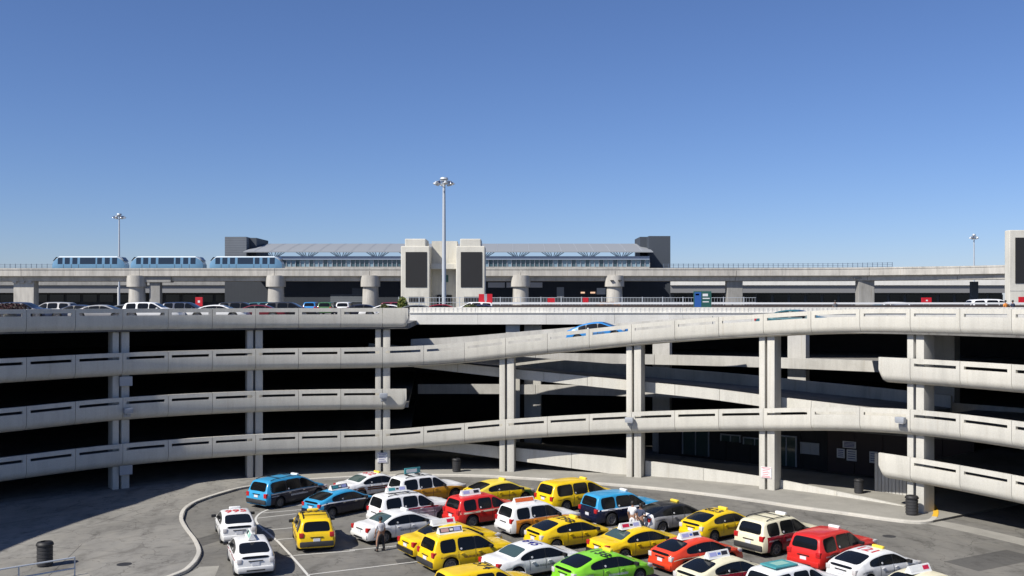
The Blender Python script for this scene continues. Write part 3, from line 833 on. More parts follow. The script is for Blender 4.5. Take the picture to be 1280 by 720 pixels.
        me['gaps'] = [gapstrip(x, sg) for x in (d['side'][1][0] - .03, d['side'][2][0] - .04, d['side'][2][1] + .0) for sg in (1, -1)]
        me['sticker'] = []
        for sg in (1, -1):
            x = d['side'][1][0] + .13; z = interp(d['belt'], x) + .12; y = s.side_y(x, z)
            bm = bmesh.new(); lathe(bm, [(0, .016), (.05, .016), (.05, 0), (0, 0)], 10, Matrix.Translation((X0 + x, sg * y, z)) @ Matrix.Rotation(-sg * pi / 2 * .88, 4, 'X'))
            me['sticker'].append(s.mesh(bm, 'window_sticker'))
        me['letter'] = []
        for sg in (1, -1):
            rr = random.Random(3)
            bm = bmesh.new()
            for (xa_, xb_, zo, hh) in ((.35, .95, -.22, .07), (d['side'][1][0] + .25, d['side'][1][1] + .5, -.34, .11)):
                x = xa_
                while x < xb_:
                    w_ = rr.uniform(.03, .06); z = interp(d['belt'], x) + zo
                    y0 = s.side_y(x, z); y1 = s.side_y(x, z + hh)
                    q = [(X0 + x, sg * (y0 + .005), z), (X0 + x + w_, sg * (y0 + .005), z), (X0 + x + w_ * rr.uniform(.6, 1), sg * (y1 + .005), z + hh), (X0 + x + w_ * rr.uniform(0, .4), sg * (y1 + .005), z + hh)]
                    bm.faces.new([bm.verts.new(v_) for v_ in q]); x += w_ + .022
            me['letter'].append(s.mesh(bm, 'side_lettering'))
        # rack
        bm = bmesh.new(); xa, xb = .55, d['fg'][0] - .35
        for sg in (1, -1):
            pts = [(X0 + xa + (xb - xa) * i / 8, sg * (s.gw(xa + (xb - xa) * i / 8) - .12), s.roof_z(xa + (xb - xa) * i / 8, s.gw(1.5) - .2) + (.02 if i in (0, 8) else .06)) for i in range(9)]
            tube(bm, pts, .022, 6)
        me['rack_rail'] = s.mesh(bm, 'roof_rack')
        bm = bmesh.new()
        for x in (xa + (xb - xa) * .3, xa + (xb - xa) * .72):
            tube(bm, [(X0 + x, -(s.gw(x) - .12), s.top(x) + .075), (X0 + x, (s.gw(x) - .12), s.top(x) + .075)], .02, 6)
        me['rack_bar'] = s.mesh(bm, 'rack_bar')
    def mesh(s, bm, name, smooth=0):
        bmesh.ops.recalc_face_normals(bm, faces=bm.faces)
        me = bpy.data.meshes.new(name); bm.to_mesh(me); bm.free()
        if smooth:
            for p_ in me.polygons: p_.use_smooth = True
            me.set_sharp_from_angle(angle=rad(smooth))
        return me
    def band(s, z0, z1, x0, x1, sg, rise=0):
        X0 = -s.L / 2
        def fn(u, v):
            x = x0 + (x1 - x0) * u; b = interp(s.d['belt'], x); z = b + z0 + (z1 - z0) * v
            return (X0 + x, sg * s.side_y(x, z), z), (0, sg, .1)
        return s.patch(fn, 14, 1, .006, 'side_stripe', False)

def wheel_meshes():
    bm = bmesh.new(); Mx = Matrix.Rotation(pi / 2, 4, 'X')
    lathe(bm, [(.62, -.095), (.93, -.11), (1.0, -.07), (1.0, .07), (.93, .11), (.62, .095)], 24, Mx)
    bmesh.ops.recalc_face_normals(bm, faces=bm.faces); t = bpy.data.meshes.new('tyre'); bm.to_mesh(t); bm.free()
    for p_ in t.polygons: p_.use_smooth = True
    t.set_sharp_from_angle(angle=rad(50))
    bm = bmesh.new()
    lathe(bm, [(.63, -.08), (.66, -.10), (.6, -.10), (.57, -.03), (0, -.03)], 24, Mx)
    lathe(bm, [(.63, .08), (.66, .10), (.6, .10), (.57, .03), (0, .03)], 24, Mx)
    for sg in (1, -1):
        lathe(bm, [(0, .06 * 1), (.14, .06), (.16, .0)], 12, Matrix.Translation((0, sg * .02, 0)) @ Matrix.Rotation(-pi / 2 * sg, 4, 'X'))
        for k in range(7):
            R_ = Matrix.Rotation(2 * pi * k / 7, 4, 'Y')
            box(bm, .1, .6, sg * .055 - .02, sg * .055 + .02, -.055, .055, 0, R_)
    bmesh.ops.recalc_face_normals(bm, faces=bm.faces); r = bpy.data.meshes.new('rim'); bm.to_mesh(r); bm.free()
    return t, r
TYRE, RIM = wheel_meshes()
PROTO = {k: Car(k) for k in CARS}

def text_mesh(s, size):
    cu = bpy.data.curves.new('lettering', 'FONT'); cu.body = s; cu.size = size; cu.align_x = 'CENTER'; cu.align_y = 'CENTER'; cu.resolution_u = 2; cu.offset = size * .022
    o = bpy.data.objects.new('lettering', cu); COL.objects.link(o)
    dg = bpy.context.evaluated_depsgraph_get(); dg.update()
    me = bpy.data.meshes.new_from_object(o.evaluated_get(dg)); bpy.data.objects.remove(o); bpy.data.curves.remove(cu)
    return me

def topper_meshes():
    bm = bmesh.new(); l, w, h = .6, .19, .30
    pr = [(-w, 0), (w, 0), (w * .8, .05), (.03, h), (-.03, h), (-w * .8, .05)]
    a = [bm.verts.new((-l, y, z)) for y, z in pr]; b = [bm.verts.new((l, y, z)) for y, z in pr]
    bm.faces.new(a); bm.faces.new(b)
    for i in range(6): bm.faces.new((a[i], a[(i + 1) % 6], b[(i + 1) % 6], b[i]))
    bmesh.ops.recalc_face_normals(bm, faces=bm.faces)
    me = bpy.data.meshes.new('advert_topper'); bm.to_mesh(me); bm.free()
    post = []
    for sg in (-1, 1):
        for (x0, x1) in ((-.56, .56), (-.5, -.1), (-.05, .12), (.16, .5), (-.56, -.34), (-.2, .5)):
            bm = bmesh.new()
            def P(x, t, o): return Vector((x, sg * (w * .8 + (.03 - w * .8) * t), .05 + (h - .05) * t)) + Vector((0, sg * .88, .47)) * o
            o1 = .004 if (x0, x1) == (-.56, .56) else .008
            t0, t1 = (.1, .9) if o1 < .005 else ((.2, .82) if x1 != .12 else (.32, .7))
            q = [P(x0, t0, o1), P(x1, t0, o1), P(x1, t1, o1), P(x0, t1, o1)]; q2 = [P(x0, t0, -.01), P(x1, t0, -.01), P(x1, t1, -.01), P(x0, t1, -.01)]
            va = [bm.verts.new(p_) for p_ in q]; vb = [bm.verts.new(p_) for p_ in q2]
            bm.faces.new(va)
            for i in range(4): bm.faces.new((va[i], va[(i + 1) % 4], vb[(i + 1) % 4], vb[i]))
            bmesh.ops.recalc_face_normals(bm, faces=bm.faces)
            m_ = bpy.data.meshes.new('poster'); bm.to_mesh(m_); bm.free(); post.append(m_)
    return me, post
TOP_ME, POST_ME = topper_meshes()
bm = bmesh.new(); box(bm, -.09, .09, -.28, .28, 0, .13, .05); LAMP_ME = PROTO['prius'].mesh(bm, 'roof_light', 40)
bm = bmesh.new(); box(bm, -.55, .55, -.03, .03, .05, .42, .015); BOARD_ME = PROTO['prius'].mesh(bm, 'advert_board', 40)
bm = bmesh.new(); box(bm, -.06, .06, -.25, .25, 0, .06, .01); FOOT_ME = PROTO['prius'].mesh(bm, 'board_foot')
SM = {k: simple('poster_' + k, c, .5) for k, c in dict(white=(.7, .7, .68), red=(.5, .01, .05), blue=(.05, .12, .45), orange=(.62, .12, .03), teal=(.05, .26, .28), black=(.02, .02, .03), green=(.25, .45, .38), pink=(.5, .3, .28), lilac=(.33, .35, .6)).items()}

def letter_mat(c):
    return {'yellow': PM['brown'], 'white': PM['grey'], 'green': M['signwhite'], 'redorange': M['signwhite'], 'red': M['signwhite'], 'darkred': M['signwhite'], 'navy': M['signwhite'], 'gold': PM['brown'], 'orange': PM['brown']}.get(c, PM['grey'])
def make_car(kind, x, y, h, label, up, low=None, rear=None, front=None, roof=None, num=None, numc='textblack', stripe_=None, rack=False, glass='glass', lamp='tail',
             bumper=None, group='taxis waiting in the lot', cat='taxi', z=0, far=False, numrot=0, hood=None, name=None, s=1.0, pitch=0, dlo=False):
    P = PROTO[kind]; me = P.me; d = P.d; X0 = -P.L / 2
    up_ = PM[up]; low_ = PM[low or up]; rear_ = PM[rear or low or up]; front_ = PM[front or low or up]
    e = empty(name or 'taxi_car', (x, y, z), rad(h), label, cat, group)
    if pitch: e.rotation_euler = (0, -pitch, rad(h))
    e.scale = (s * 1.06, s * 1.09, s * 1.0) if not far else (1.2 * s, 1.1, .93 * s)
    link('car_body', me['body'], e, [up_, low_, rear_, front_])
    link('chassis', me['chassis'], e, [M['black']])
    link('rear_window', me['rear_window'], e, [M[glass]]); link('windshield', me['windshield'], e, [M['glass']])
    if 'lower_rear_window' in me: link('lower_rear_window', me['lower_rear_window'], e, [M['glass']])
    for m_ in me['surround'] if (dlo or kind in ('prius', 'sedan')) else []: link('window_surround', m_, e, [M['trim']])
    for pr in P.side:
        for m_ in pr: link('side_window', m_, e, [M['glass']])
    for nm in ('tl0', 'tl1'): link('tail_light', me[nm], e, [M[lamp]])
    for nm in ('hl0', 'hl1'): link('headlight', me[nm], e, [M['clear']])
    for nm in ('mr0', 'mr1'): link('side_mirror', me[nm], e, [M['trim'] if not far else up_])
    for k, xw in enumerate(d['wh']):
        for sg in (1, -1):
            t = link('tyre', TYRE, e, [M['rubber']], (X0 + xw, sg * (P.hw - .13), d['r'])); t.name = 'wheel'
            t.scale = (d['r'], 1, d['r'])
            r_ = link('rim', RIM, t, [M['rim']])
    if not far:
        link('license_plate', me['plate'], e, [M['plate']])
        b = link('rear_bumper', me['bumper'], e, [bumper and (M['plastic'] if bumper == 'dark' else PM[bumper]) or rear_])
        link('bumper_insert', me['bstrip'], b, [M['trim']])
        link('tail_trim', me['trim'], e, [M['trim']])
        for m_ in me['sticker']: link('window_sticker', m_, e, [M['signwhite']])
        if not stripe_ or kind == 'van':
            for m_ in me['letter']: link('side_lettering', m_, e, [letter_mat(low or up)])
        for m_ in me['handles']: link('door_handle', m_, e, [low_ if low_ is not PM['navy'] else M['chrome']])
        for m_ in me['gaps']: link('door_gap', m_, e, [M['black']])
    if rack:
        rk = link('roof_rack', me['rack_rail'], e, [M['trim']]); link('rack_bar', me['rack_bar'], rk, [M['trim']])
    if stripe_:
        for (c, z0, z1) in stripe_:
            for sg in (1, -1): link('side_stripe', P.band(z0, z1, .12, P.L - 1.05, sg), e, [PM[c]])
    xr = d['fg'][0] - .25          # roof front
    xc = (d['rg'][1] + d['fg'][0]) / 2
    if kind in ('suv', 'bigsuv', 'van'): xc = xr * .55
    zc = P.roof_z(xc, 0)
    if roof:
        typ = roof[0]
        if typ == 'lamp':
            link('roof_light', LAMP_ME, e, [M['yellowlamp'] if roof[1] == 'yellow' else M['white']], (X0 + xr, 0, P.roof_z(xr, 0) - .01))
        elif typ == 'ad':
            xx = roof[2] if len(roof) > 2 else xc
            dz = .08 if rack else 0
            t = link('advert_topper', TOP_ME, e, [SM['white']], (X0 + xx, 0, P.roof_z(xx, 0) - .012 + dz))
            cols = roof[1]
            for si in (0, 1):
                for q, c in enumerate(cols):
                    link('poster', POST_ME[si * 6 + q], t, [SM[c]])
        elif typ == 'board':
            t = link('advert_board', BOARD_ME, e, [SM[roof[1]]], (X0 + xc, 0, zc + .06)); link('board_foot', FOOT_ME, t, [M['trim']], (-.35, 0, -.06)); link('board_foot', FOOT_ME, t, [M['trim']], (.35, 0, -.06))
            for yy in (-.036, .036):
                bm = bmesh.new(); box(bm, -.42, .3, yy - .003, yy + .003, .12, .34); finish(bm, 'poster', SM[roof[2]], t)
        elif typ == 'flat':
            bm = bmesh.new(); box(bm, -.62, .62, -.42, .42, 0, .07, .02); t = finish(bm, 'roof_panel', SM[roof[1]], e, loc=(X0 + xc, 0, zc + .03))
            bm = bmesh.new(); box(bm, -.3, .42, -.2, .24, .07, .074); finish(bm, 'poster', SM[roof[2]], t)
    if num:
        xn = num[1] if isinstance(num, tuple) else xc; sz = .72
        st = num[0] if isinstance(num, tuple) else num
        tm = text_mesh(st, sz)
        for v in tm.vertices:      # glyphs read from behind the car: up = forward
            u, w_ = v.co.x, v.co.y
            px, py = (w_, -u) if not numrot else (u, w_)
            v.co = (X0 + xn + px, py, P.roof_z(xn + px, py) + .012)
        tm.materials.append(M[numc]); link('roof_number', tm, e)
    return e

AD = ['white', 'pink', 'black', 'red']
def T(i, *a, **k): make_car(*a, **k)
T(1, 'van', -14.48, 64.97, 54, 'blue over navy minivan with white side stripe and roof rack, farthest left in the lot', 'blue', 'navy', 'blue', 'navy', ('lamp', 'white'), stripe_=[('silver', -.07, -.02)], rack=True, bumper='dark', dlo=True)
T(2, 'prius', -10.5, 61.68, 49, 'blue over navy hatchback with dark advert sign, behind the yellow car with the roof number', 'blue', 'navy', 'blue', 'navy', ('ad', ['black', 'teal', 'white', 'lilac'], 2.0), stripe_=[('white', -.06, -.0)], bumper='navy')
T(3, 'prius', -15.39, 55.56, 111, 'white hatchback with red number 995 on its roof, by the curved kerb', 'white', roof=('lamp', 'white'), num=('995', 1.75), numc='textred', lamp='clear')
T(4, 'prius', -12.90, 49.23, 111, 'white hatchback with grey advert topper and a blue and red rear corner', 'white', roof=('ad', ['green', 'green', 'white', 'black'], 1.95), stripe_=[('darkred', -.12, -.07)], lamp='clear')
T(5, 'suv', -10.76, 54.04, 106, 'yellow estate car with roof rack parked across the painted stalls', 'yellow', roof=('lamp', 'yellow'), num=('5773', 2.0), rack=True, bumper='dark')
T(6, 'sedan', -9.35, 67.5, 40, 'white saloon with brown lower rear and yellow roof light by the far pavement', 'white', rear='white', roof=('lamp', 'yellow'), num=('672', 2.1), numc='textred', stripe_=[('brown', -.36, -.14)], glass='glass_teal')
T(7, 'bigsuv', -5.5, 65.3, 35, 'white over gold utility vehicle with teal advert board on its roof', 'white', 'gold', 'white', 'gold', ('board', 'teal', 'white'), rack=True)
T(8, 'bigsuv', -5.85, 59.3, 34, 'white utility vehicle with red stripe and navy front wing, advert topper on roof', 'white', 'white', 'white', 'navy', ('ad', ['white', 'teal', 'black', 'lilac']), stripe_=[('darkred', -.1, -.02), ('silver', -.45, -.14)], rack=True)
T(9, 'sedan', -6.20, 55.38, 38, 'plain white saloon with green rear glass beside the standing man', 'white', roof=('lamp', 'white'), glass='glass_teal')
T(10, 'sedan', -3.14, 52.02, 32, 'yellow saloon with white and red advert topper, half behind the yellow utility vehicle', 'yellow', roof=('ad', ['white', 'white', 'white', 'red'], 1.95), bumper='black', s=1.04)
T(11, 'suv', -2.13, 49.40, 31, 'yellow utility vehicle with pictured advert topper and dark lower cladding, full side in view', 'yellow', roof=('ad', ['black', 'pink', 'white', 'lilac']), bumper='dark', stripe_=None, num=None, dlo=True)
T(12, 'sedan', 1.04, 48.01, 33, 'white saloon with blue number 645 on the roof and large rear window', 'white', num=('645', 2.3), numc='textnavy', glass='glass_teal')
T(13, 'suv', -.98, 42.88, 29, 'yellow utility vehicle cut by the bottom edge, number 574 on its roof', 'yellow', num=('574', 2.0), bumper='dark')
T(14, 'suv', -1.56, 59.08, 34, 'red utility vehicle with cream waist stripe and blue advert topper', 'red', roof=('ad', ['white', 'lilac', 'white', 'black']), stripe_=[('cream', -.14, -.05)])
T(15, 'prius', -.79, 64.7, 35, 'pale yellow hatchback with dark green front wing in the back row', 'paleyellow', 'yellow', 'yellow', 'darkgreen', ('lamp', 'yellow'), lamp='clear')
T(16, 'suv', 1.56, 56.78, 31, 'white over orange utility vehicle with orange advert topper', 'white', 'orange', 'white', 'orange', ('ad', ['orange', 'orange', 'orange', 'orange']), dlo=True)
T(17, 'van', 4.16, 63.6, 34, 'all yellow minivan in the back row, right of centre', 'yellow', roof=('lamp', 'yellow'))
T(18, 'prius', 3.12, 53.41, 31, 'yellow hatchback with black number 1298 on its roof in the middle of the lot', 'yellow', num=('1298', 1.8), lamp='clear', roof=('lamp', 'yellow'))
T(19, 'bigsuv', 6.62, 59.49, 30, 'blue roofed navy utility vehicle with white waist stripe', 'blue', 'navy', 'navy', 'navy', ('lamp', 'white'), stripe_=[('white', -.07, .0)], dlo=True)
T(20, 'prius', 9.23, 57.6, 32, 'grey hatchback with black roof and yellow roof light', 'black', 'silver', 'white', 'silver', ('lamp', 'yellow'))
T(21, 'sedan', 6.44, 51.41, 31, 'yellow saloon with white advert topper near the man in the blue shirt', 'yellow', roof=('ad', ['white', 'red', 'black', 'lilac'], 1.95), bumper='black', glass='glass_teal')
T(22, 'prius', 4.27, 46.24, 33, 'bright green hatchback with number 1138 on its roof', 'green', roof=('lamp', 'yellow'), num=('1138', 1.85), lamp='clear')
T(23, 'prius', 9.09, 49.10, 32, 'orange red hatchback with blue and black advert topper', 'redorange', roof=('ad', ['white', 'lilac', 'blue', 'black'], 1.75), stripe_=[('cream', -.16, -.13)], lamp='clear')
T(24, 'prius', 11.59, 55.55, 36, 'yellow hatchback with black roof markings beside the cream roofed vehicle', 'yellow', roof=('lamp', 'yellow'), num=('823', 1.75), lamp='clear')
T(25, 'suv', 14.16, 52.72, 36, 'cream roofed dark red estate with black roof rack', 'cream', 'darkred', 'cream', 'darkred', ('lamp', 'white'), rack=True, bumper='dark', s=1.06, dlo=True)
T(26, 'bigsuv', 16.03, 49.77, 39, 'large all red utility vehicle with white roof light', 'red', roof=('lamp', 'white'), dlo=True)
T(27, 'prius', 9.70, 45.43, 32, 'cream roofed maroon hatchback with blue advert topper at the bottom edge', 'cream', 'darkred', 'cream', 'darkred', ('ad', ['white', 'lilac', 'blue', 'black'], 1.75), lamp='clear')
T(28, 'suv', 12.32, 43.26, 31, 'white vehicle with flat teal roof panel cut by the bottom edge', 'white', roof=('flat', 'teal', 'green'))
T(29, 'prius', 17.00, 46.76, 31, 'white hatchback with red number 121 and yellow roof light', 'white', roof=('lamp', 'yellow'), num=('121', 1.75), numc='textred', lamp='clear')
T(30, 'sedan', 17.70, 43.0, 29, 'cream car at the bottom right edge with white and red advert topper', 'cream', roof=('ad', ['white', 'white', 'white', 'red'], 2.1))

# cars on the ramp
def on_ramp(th, r, kind, label, c, rise, dz=0):
    p_ = pol(th, r, zB(th) - 1.22 - dz)
    make_car(kind, p_.x, p_.y, -th, label, c, group='cars driving on the long ramp', cat='car', z=p_.z, name='ramp_car', pitch=rise)
on_ramp(17.3, 38.9, 'prius', 'bright blue hatchback driving down the long ramp behind its parapet', 'lightblue', rad(6), -.2)
on_ramp(38.2, 40.0, 'sedan', 'dark teal car near the top of the long ramp seen through the slots', 'teal', rad(2), .0)

# roof cars
rc = [  # kind, px centre, depth, heading, colour, label
 ('suv', 192, 94, 0, 'white', 'white estate car on the roof, biggest one behind the topmost deck'),
 ('sedan', 128, 95, 0, 'silver', 'pale silver saloon on the roof left of the white estate'),
 ('sedan', 98, 97, 180, 'midnight', 'dark blue saloon on the roof right of the planted shrub'),
 ('suv', 62, 104, 180, 'silver', 'silver car on the roof with white rear pillar near the left end'),
 ('suv', 33, 98, 0, 'midnight', 'dark blue vehicle at the left end of the roof beside the shrub'),
 ('sedan', 160, 108, 0, 'grey', 'grey saloon half hidden behind the white estate'),
 ('suv', 236, 103, 0, 'midnight', 'dark vehicle on the roof in front of the red cube sign'),
 ('sedan', 273, 96, 0, 'white', 'white saloon on the roof right of the red cube sign'),
 ('suv', 305, 103, 0, 'black', 'black vehicle on the roof left of the first drum pier'),
 ('sedan', 322, 98, 180, 'wine', 'wine dark saloon on the roof before the first drum pier'),
 ('suv', 341, 104, 0, 'teal', 'dark teal vehicle on the roof under the first drum pier'),
 ('suv', 364, 101, 0, 'black', 'large black vehicle with pale roof on the roof right of the first drum pier'),
 ('suv', 391, 140, 90, 'lightblue', 'small light blue car seen end on far along the roof'),
 ('suv', 410, 128, 90, 'darkgreen', 'dark green car seen end on along the roof'),
 ('suv', 432, 130, 90, 'white', 'white car seen end on between the two drum piers'),
 ('sedan', 455, 112, 0, 'navy', 'navy saloon on the roof under the second drum pier'),
 ('sedan', 483, 108, 180, 'white', 'white car on the roof between second drum pier and concrete tower'),
 ('suv', 503, 118, 0, 'wine', 'dark red vehicle behind the small palm'),
 ('sedan', 523, 101, 0, 'grey', 'dark grey saloon on the roof before the left black panel'),
 ('sedan', 553, 118, 0, 'darkred', 'red car on the roof at the foot of the tall light mast'),
 ('suv', 588, 112, 180, 'white', 'white vehicle on the roof before the right black panel'),
 ('sedan', 604, 106, 0, 'midnight', 'dark blue car on the roof beside the red panel sign'),
 ('suv', 1246, 106, 0, 'white', 'white vehicle with blue tinted glass on the roof near the right tower'),
 ('suv', 1108, 118, 180, 'white', 'small white car behind the guard rail right of the centre'),
 ('sedan', 1128, 112, 0, 'grey', 'grey saloon behind the guard rail left of the red square sign'),
 ('sedan', 1100, 104, 0, 'teal', 'teal car low behind the guard rail toward the right'),
]
for kd, px, D_, h, c, lb in rc:
    x_ = (px - 640) * D_ / FPX
    make_car(kd, x_, D_, h, lb, c, s=1.2 if px == 1246 else 1, group='cars parked on the roof', cat='car', z=RT, far=True, name='parked_car', rack=False)

# ------------------------------------------------------------------ people
def person(loc, rz, label, shirt, trousers, arms='hang', s=1.0, cat='person', group=None, stance=.13):
    e = empty('person', loc, rz, label, cat, group); e.scale = (s, s, s)
    def skin(name, V, E, R, mat, root=0, sub=1):
        me = bpy.data.meshes.new(name); me.from_pydata(V, E, []); me.materials.append(mat)
        o = link(name, me, e)
        md = o.modifiers.new('skin', 'SKIN'); md.use_smooth_shade = True
        if not me.skin_vertices: 
            bpy.context.view_layer.objects.active = o
        for i, r in enumerate(R):
            me.skin_vertices[0].data[i].radius = (r, r) if not isinstance(r, tuple) else r
        me.skin_vertices[0].data[root].use_root = True
        sb = o.modifiers.new('subsurf', 'SUBSURF'); sb.levels = sub; sb.render_levels = sub
        return o
    hx = .22 if arms == 'hang' else .26
    if arms == 'hang': el = (.27, .02, 1.10); wr = (.25, .12, .86)
    else: el = (.31, .06, 1.16); wr = (.12, .27, 1.12)
    V = [(0, 0, .98), (0, 0, 1.15), (0, 0, 1.36), (0, .0, 1.5), (0, .015, 1.56), (0, .02, 1.64), (0, .02, 1.73)]
    E = [(0, 1), (1, 2), (2, 3), (3, 4), (4, 5), (5, 6)]; R = [(.15, .1), (.14, .095), (.16, .105), .055, .06, (.078, .095), (.06, .075)]
    tips = []
    for sg in (-1, 1):
        b = len(V)
        V += [(sg * .18, 0, 1.41), (sg * el[0], el[1], el[2]), (sg * wr[0], wr[1], wr[2]), (sg * wr[0], wr[1] + .03, wr[2] - .07)]
        E += [(2, b), (b, b + 1), (b + 1, b + 2), (b + 2, b + 3)]; R += [.06, .045, .03, .032]
        for k in range(5):
            fx = (k - 2) * .018
            tl = .085 - abs(k - 2) * .012 if k < 4 else .06
            n_ = len(V); V += [(sg * (wr[0] + fx), wr[1] + .045, wr[2] - .11), (sg * (wr[0] + fx * 1.1), wr[1] + .065, wr[2] - .11 - tl)]
            E += [(b + 3, n_), (n_, n_ + 1)]; R += [.010, .008]
        b = len(V)
        sp = stance
        V += [(sg * .1, 0, .92), (sg * sp, .02, .5), (sg * sp, -.02, .1), (sg * sp, .05, .045), (sg * (sp + .01), .17, .035)]
        E += [(0, b), (b, b + 1), (b + 1, b + 2), (b + 2, b + 3), (b + 3, b + 4)]; R += [.09, .06, .042, .045, .04]
    skin('body', V, E, R, M['skin'])
    # shirt
    V = [(0, 0, .97), (0, 0, 1.15), (0, 0, 1.36), (0, 0, 1.47)]; E = [(0, 1), (1, 2), (2, 3)]; R = [(.175, .125), (.165, .12), (.185, .13), (.075, .07)]
    for sg in (-1, 1):
        b = len(V); V += [(sg * .19, 0, 1.41), (sg * (.19 + (el[0] - .19) * .8), el[1] * .8, 1.41 + (el[2] - 1.41) * .8)]; E += [(2, b), (b, b + 1)]; R += [.078, .068]
    skin('shirt', V, E, R, shirt)
    V = [(0, 0, 1.0), (0, 0, .93)]; E = [(0, 1)]; R = [(.17, .12), (.165, .12)]
    for sg in (-1, 1):
        b = len(V); V += [(sg * .1, 0, .86), (sg * (.1 + stance) / 2, .02, .5), (sg * stance, -.02, .09)]; E += [(1, b), (b, b + 1), (b + 1, b + 2)]; R += [.105, .08, .07]
    skin('trousers', V, E, R, trousers)
    bm = bmesh.new(); lathe(bm, [(0, .13), (.06, .12), (.095, .07), (.105, 0), (.095, -.06)], 12); finish(bm, 'hair', M['hair'], e, smooth=True, loc=(0, 0, 1.68))
    for sg in (-1, 1):
        bm = bmesh.new(); box(bm, sg * stance - .05, sg * stance + .05, -.08, .22, 0, .085, .03); finish(bm, 'shoe', M['black'], e, smooth=True)
        bm = bmesh.new(); box(bm, sg * .032 - .009, sg * .032 + .009, .098, .112, 1.655, 1.668, .003); finish(bm, 'eye', M['black'], e)
    bm = bmesh.new(); box(bm, -.012, .012, .1, .128, 1.61, 1.645, .005); box(bm, -.022, .022, .1, .11, 1.578, 1.588, .002); finish(bm, 'nose_and_mouth', M['skin'], e)
SH = {k: simple('cloth_' + k, c, .85) for k, c in dict(white=(.66, .66, .68), black=(.02, .02, .024), brown=(.05, .03, .028), navy=(.04, .05, .09), grey=(.12, .12, .13), orange=(.7, .25, .05)).items()}
person((-6.85, 52.1, 0), rad(35), 'man in white shirt and black trousers standing behind the plain white saloon', SH['white'], SH['black'], s=1.0, stance=.2)
person((7.15, 55.55, 0), rad(150), 'man in navy shirt standing with folded arms between parked taxis', SH['navy'], SH['black'], arms='fold')
person((6.75, 56.0, 0), rad(-30), 'man in white clothes half hidden behind the man in navy shirt', SH['white'], SH['white'], s=1.02)
for px, D_, c, lb in ((1044, 97, 'grey', 'person in grey clothes walking on the roof behind the ramp top'), (1266, 98, 'navy', 'person in dark blue jacket on the roof by the right tower'), (1257, 97, 'orange', 'person in orange vest on the roof beside the parked white vehicle')):
    q = at(px, 400, D_); person((q.x, q.y, RT), .4, lb, SH[c], SH['grey'] if c != 'grey' else SH['black'])

# ------------------------------------------------------------------ things at roof level
def signbox(px, py0, py1, pw, D_, mat, label, name='sign_panel', cat='sign', inner=None):
    a = at(px - pw / 2, py1, D_); b = at(px + pw / 2, py0, D_)
    e = empty(name, ((a.x + b.x) / 2, D_, RT), 0, label, cat)
    w_ = b.x - a.x; z0, z1_ = a.z - RT, b.z - RT
    bm = bmesh.new(); box(bm, -w_ / 2, w_ / 2, -.12, .12, max(z0, .3), z1_, .02); s = finish(bm, 'panel', mat, e)
    bm = bmesh.new(); tube(bm, [(-w_ * .3, 0.0, 0), (-w_ * .3, 0, max(z0, .3) + .05)], .05, 6); tube(bm, [(w_ * .3, 0.0, 0), (w_ * .3, 0, max(z0, .3) + .05)], .05, 6); finish(bm, 'leg', M['greysteel'], e)
    if inner:
        for (x0, x1, y0, y1, mt) in inner:
            bm = bmesh.new(); box(bm, -w_ / 2 + x0 * w_, -w_ / 2 + x1 * w_, -.128, -.122, z1_ - (z1_ - z0) * y1, z1_ - (z1_ - z0) * y0); finish(bm, 'marking', mt, s)
    return e
signbox(249, 371.5, 383, 9, 118, M['signred'], 'red cube sign with white mark on the roof above the left parapet', inner=[(.35, .65, .35, .6, M['signwhite'])])
e = signbox(607, 367.5, 380.5, 17, 112, M['signred'], 'pair of red panels with grey gap between, beside the right black panel', inner=[(.4, .6, .0, .62, M['greysteel']), (.44, .56, .62, 1, M['greysteel'])])
signbox(689, 372.5, 380, 9, 120, M['signred'], 'red square sign on the white fence right of the third drum pier')
signbox(732, 372, 380, 7, 120, M['signred'], 'narrow red sign left of the orange shrub')
signbox(1158, 372, 380, 12, 108, M['signred'], 'red square sign with white dot behind the guard rail at the right', inner=[(.4, .6, .35, .55, M['signwhite'])])
signbox(878, 364, 385, 22, 96, M['signgreen'], 'dark green road sign with blue left half and white letters', inner=[(.04, .42, .06, .94, M['signblue']), (.1, .3, .15, .25, M['signwhite']), (.5, .8, .15, .3, M['signwhite']), (.5, .9, .4, .46, M['signwhite']), (.5, .85, .6, .66, M['signwhite'])])
for px, lb in ((1278, 'red notice panel at the foot of the right tower'),): signbox(px, 371, 379, 9, 108, M['signred'], lb)
# white fence
e = empty('white_fence', (0, 138, RT), 0, 'thin white picket fence along the far roof edge', 'fence')
xa, xb = at(498, 0, 138).x, at(945, 0, 138).x
for z in (1.55, 2.2):
    bm = bmesh.new(); box(bm, xa, xb, -.03, .03, z - .03, z + .03); finish(bm, 'rail', M['steel'], e)
bm = bmesh.new(); x_ = xa
while x_ < xb: box(bm, x_, x_ + .035, -.02, .02, .1, 2.2); x_ += .4
o = finish(bm, 'picket', M['greysteel'], e); o['kind'] = 'stuff'
x_ = xa
while x_ < xb:
    bm = bmesh.new(); box(bm, x_, x_ + .12, -.06, .06, 0, 2.3); finish(bm, 'post', M['steel'], e); x_ += 2.8
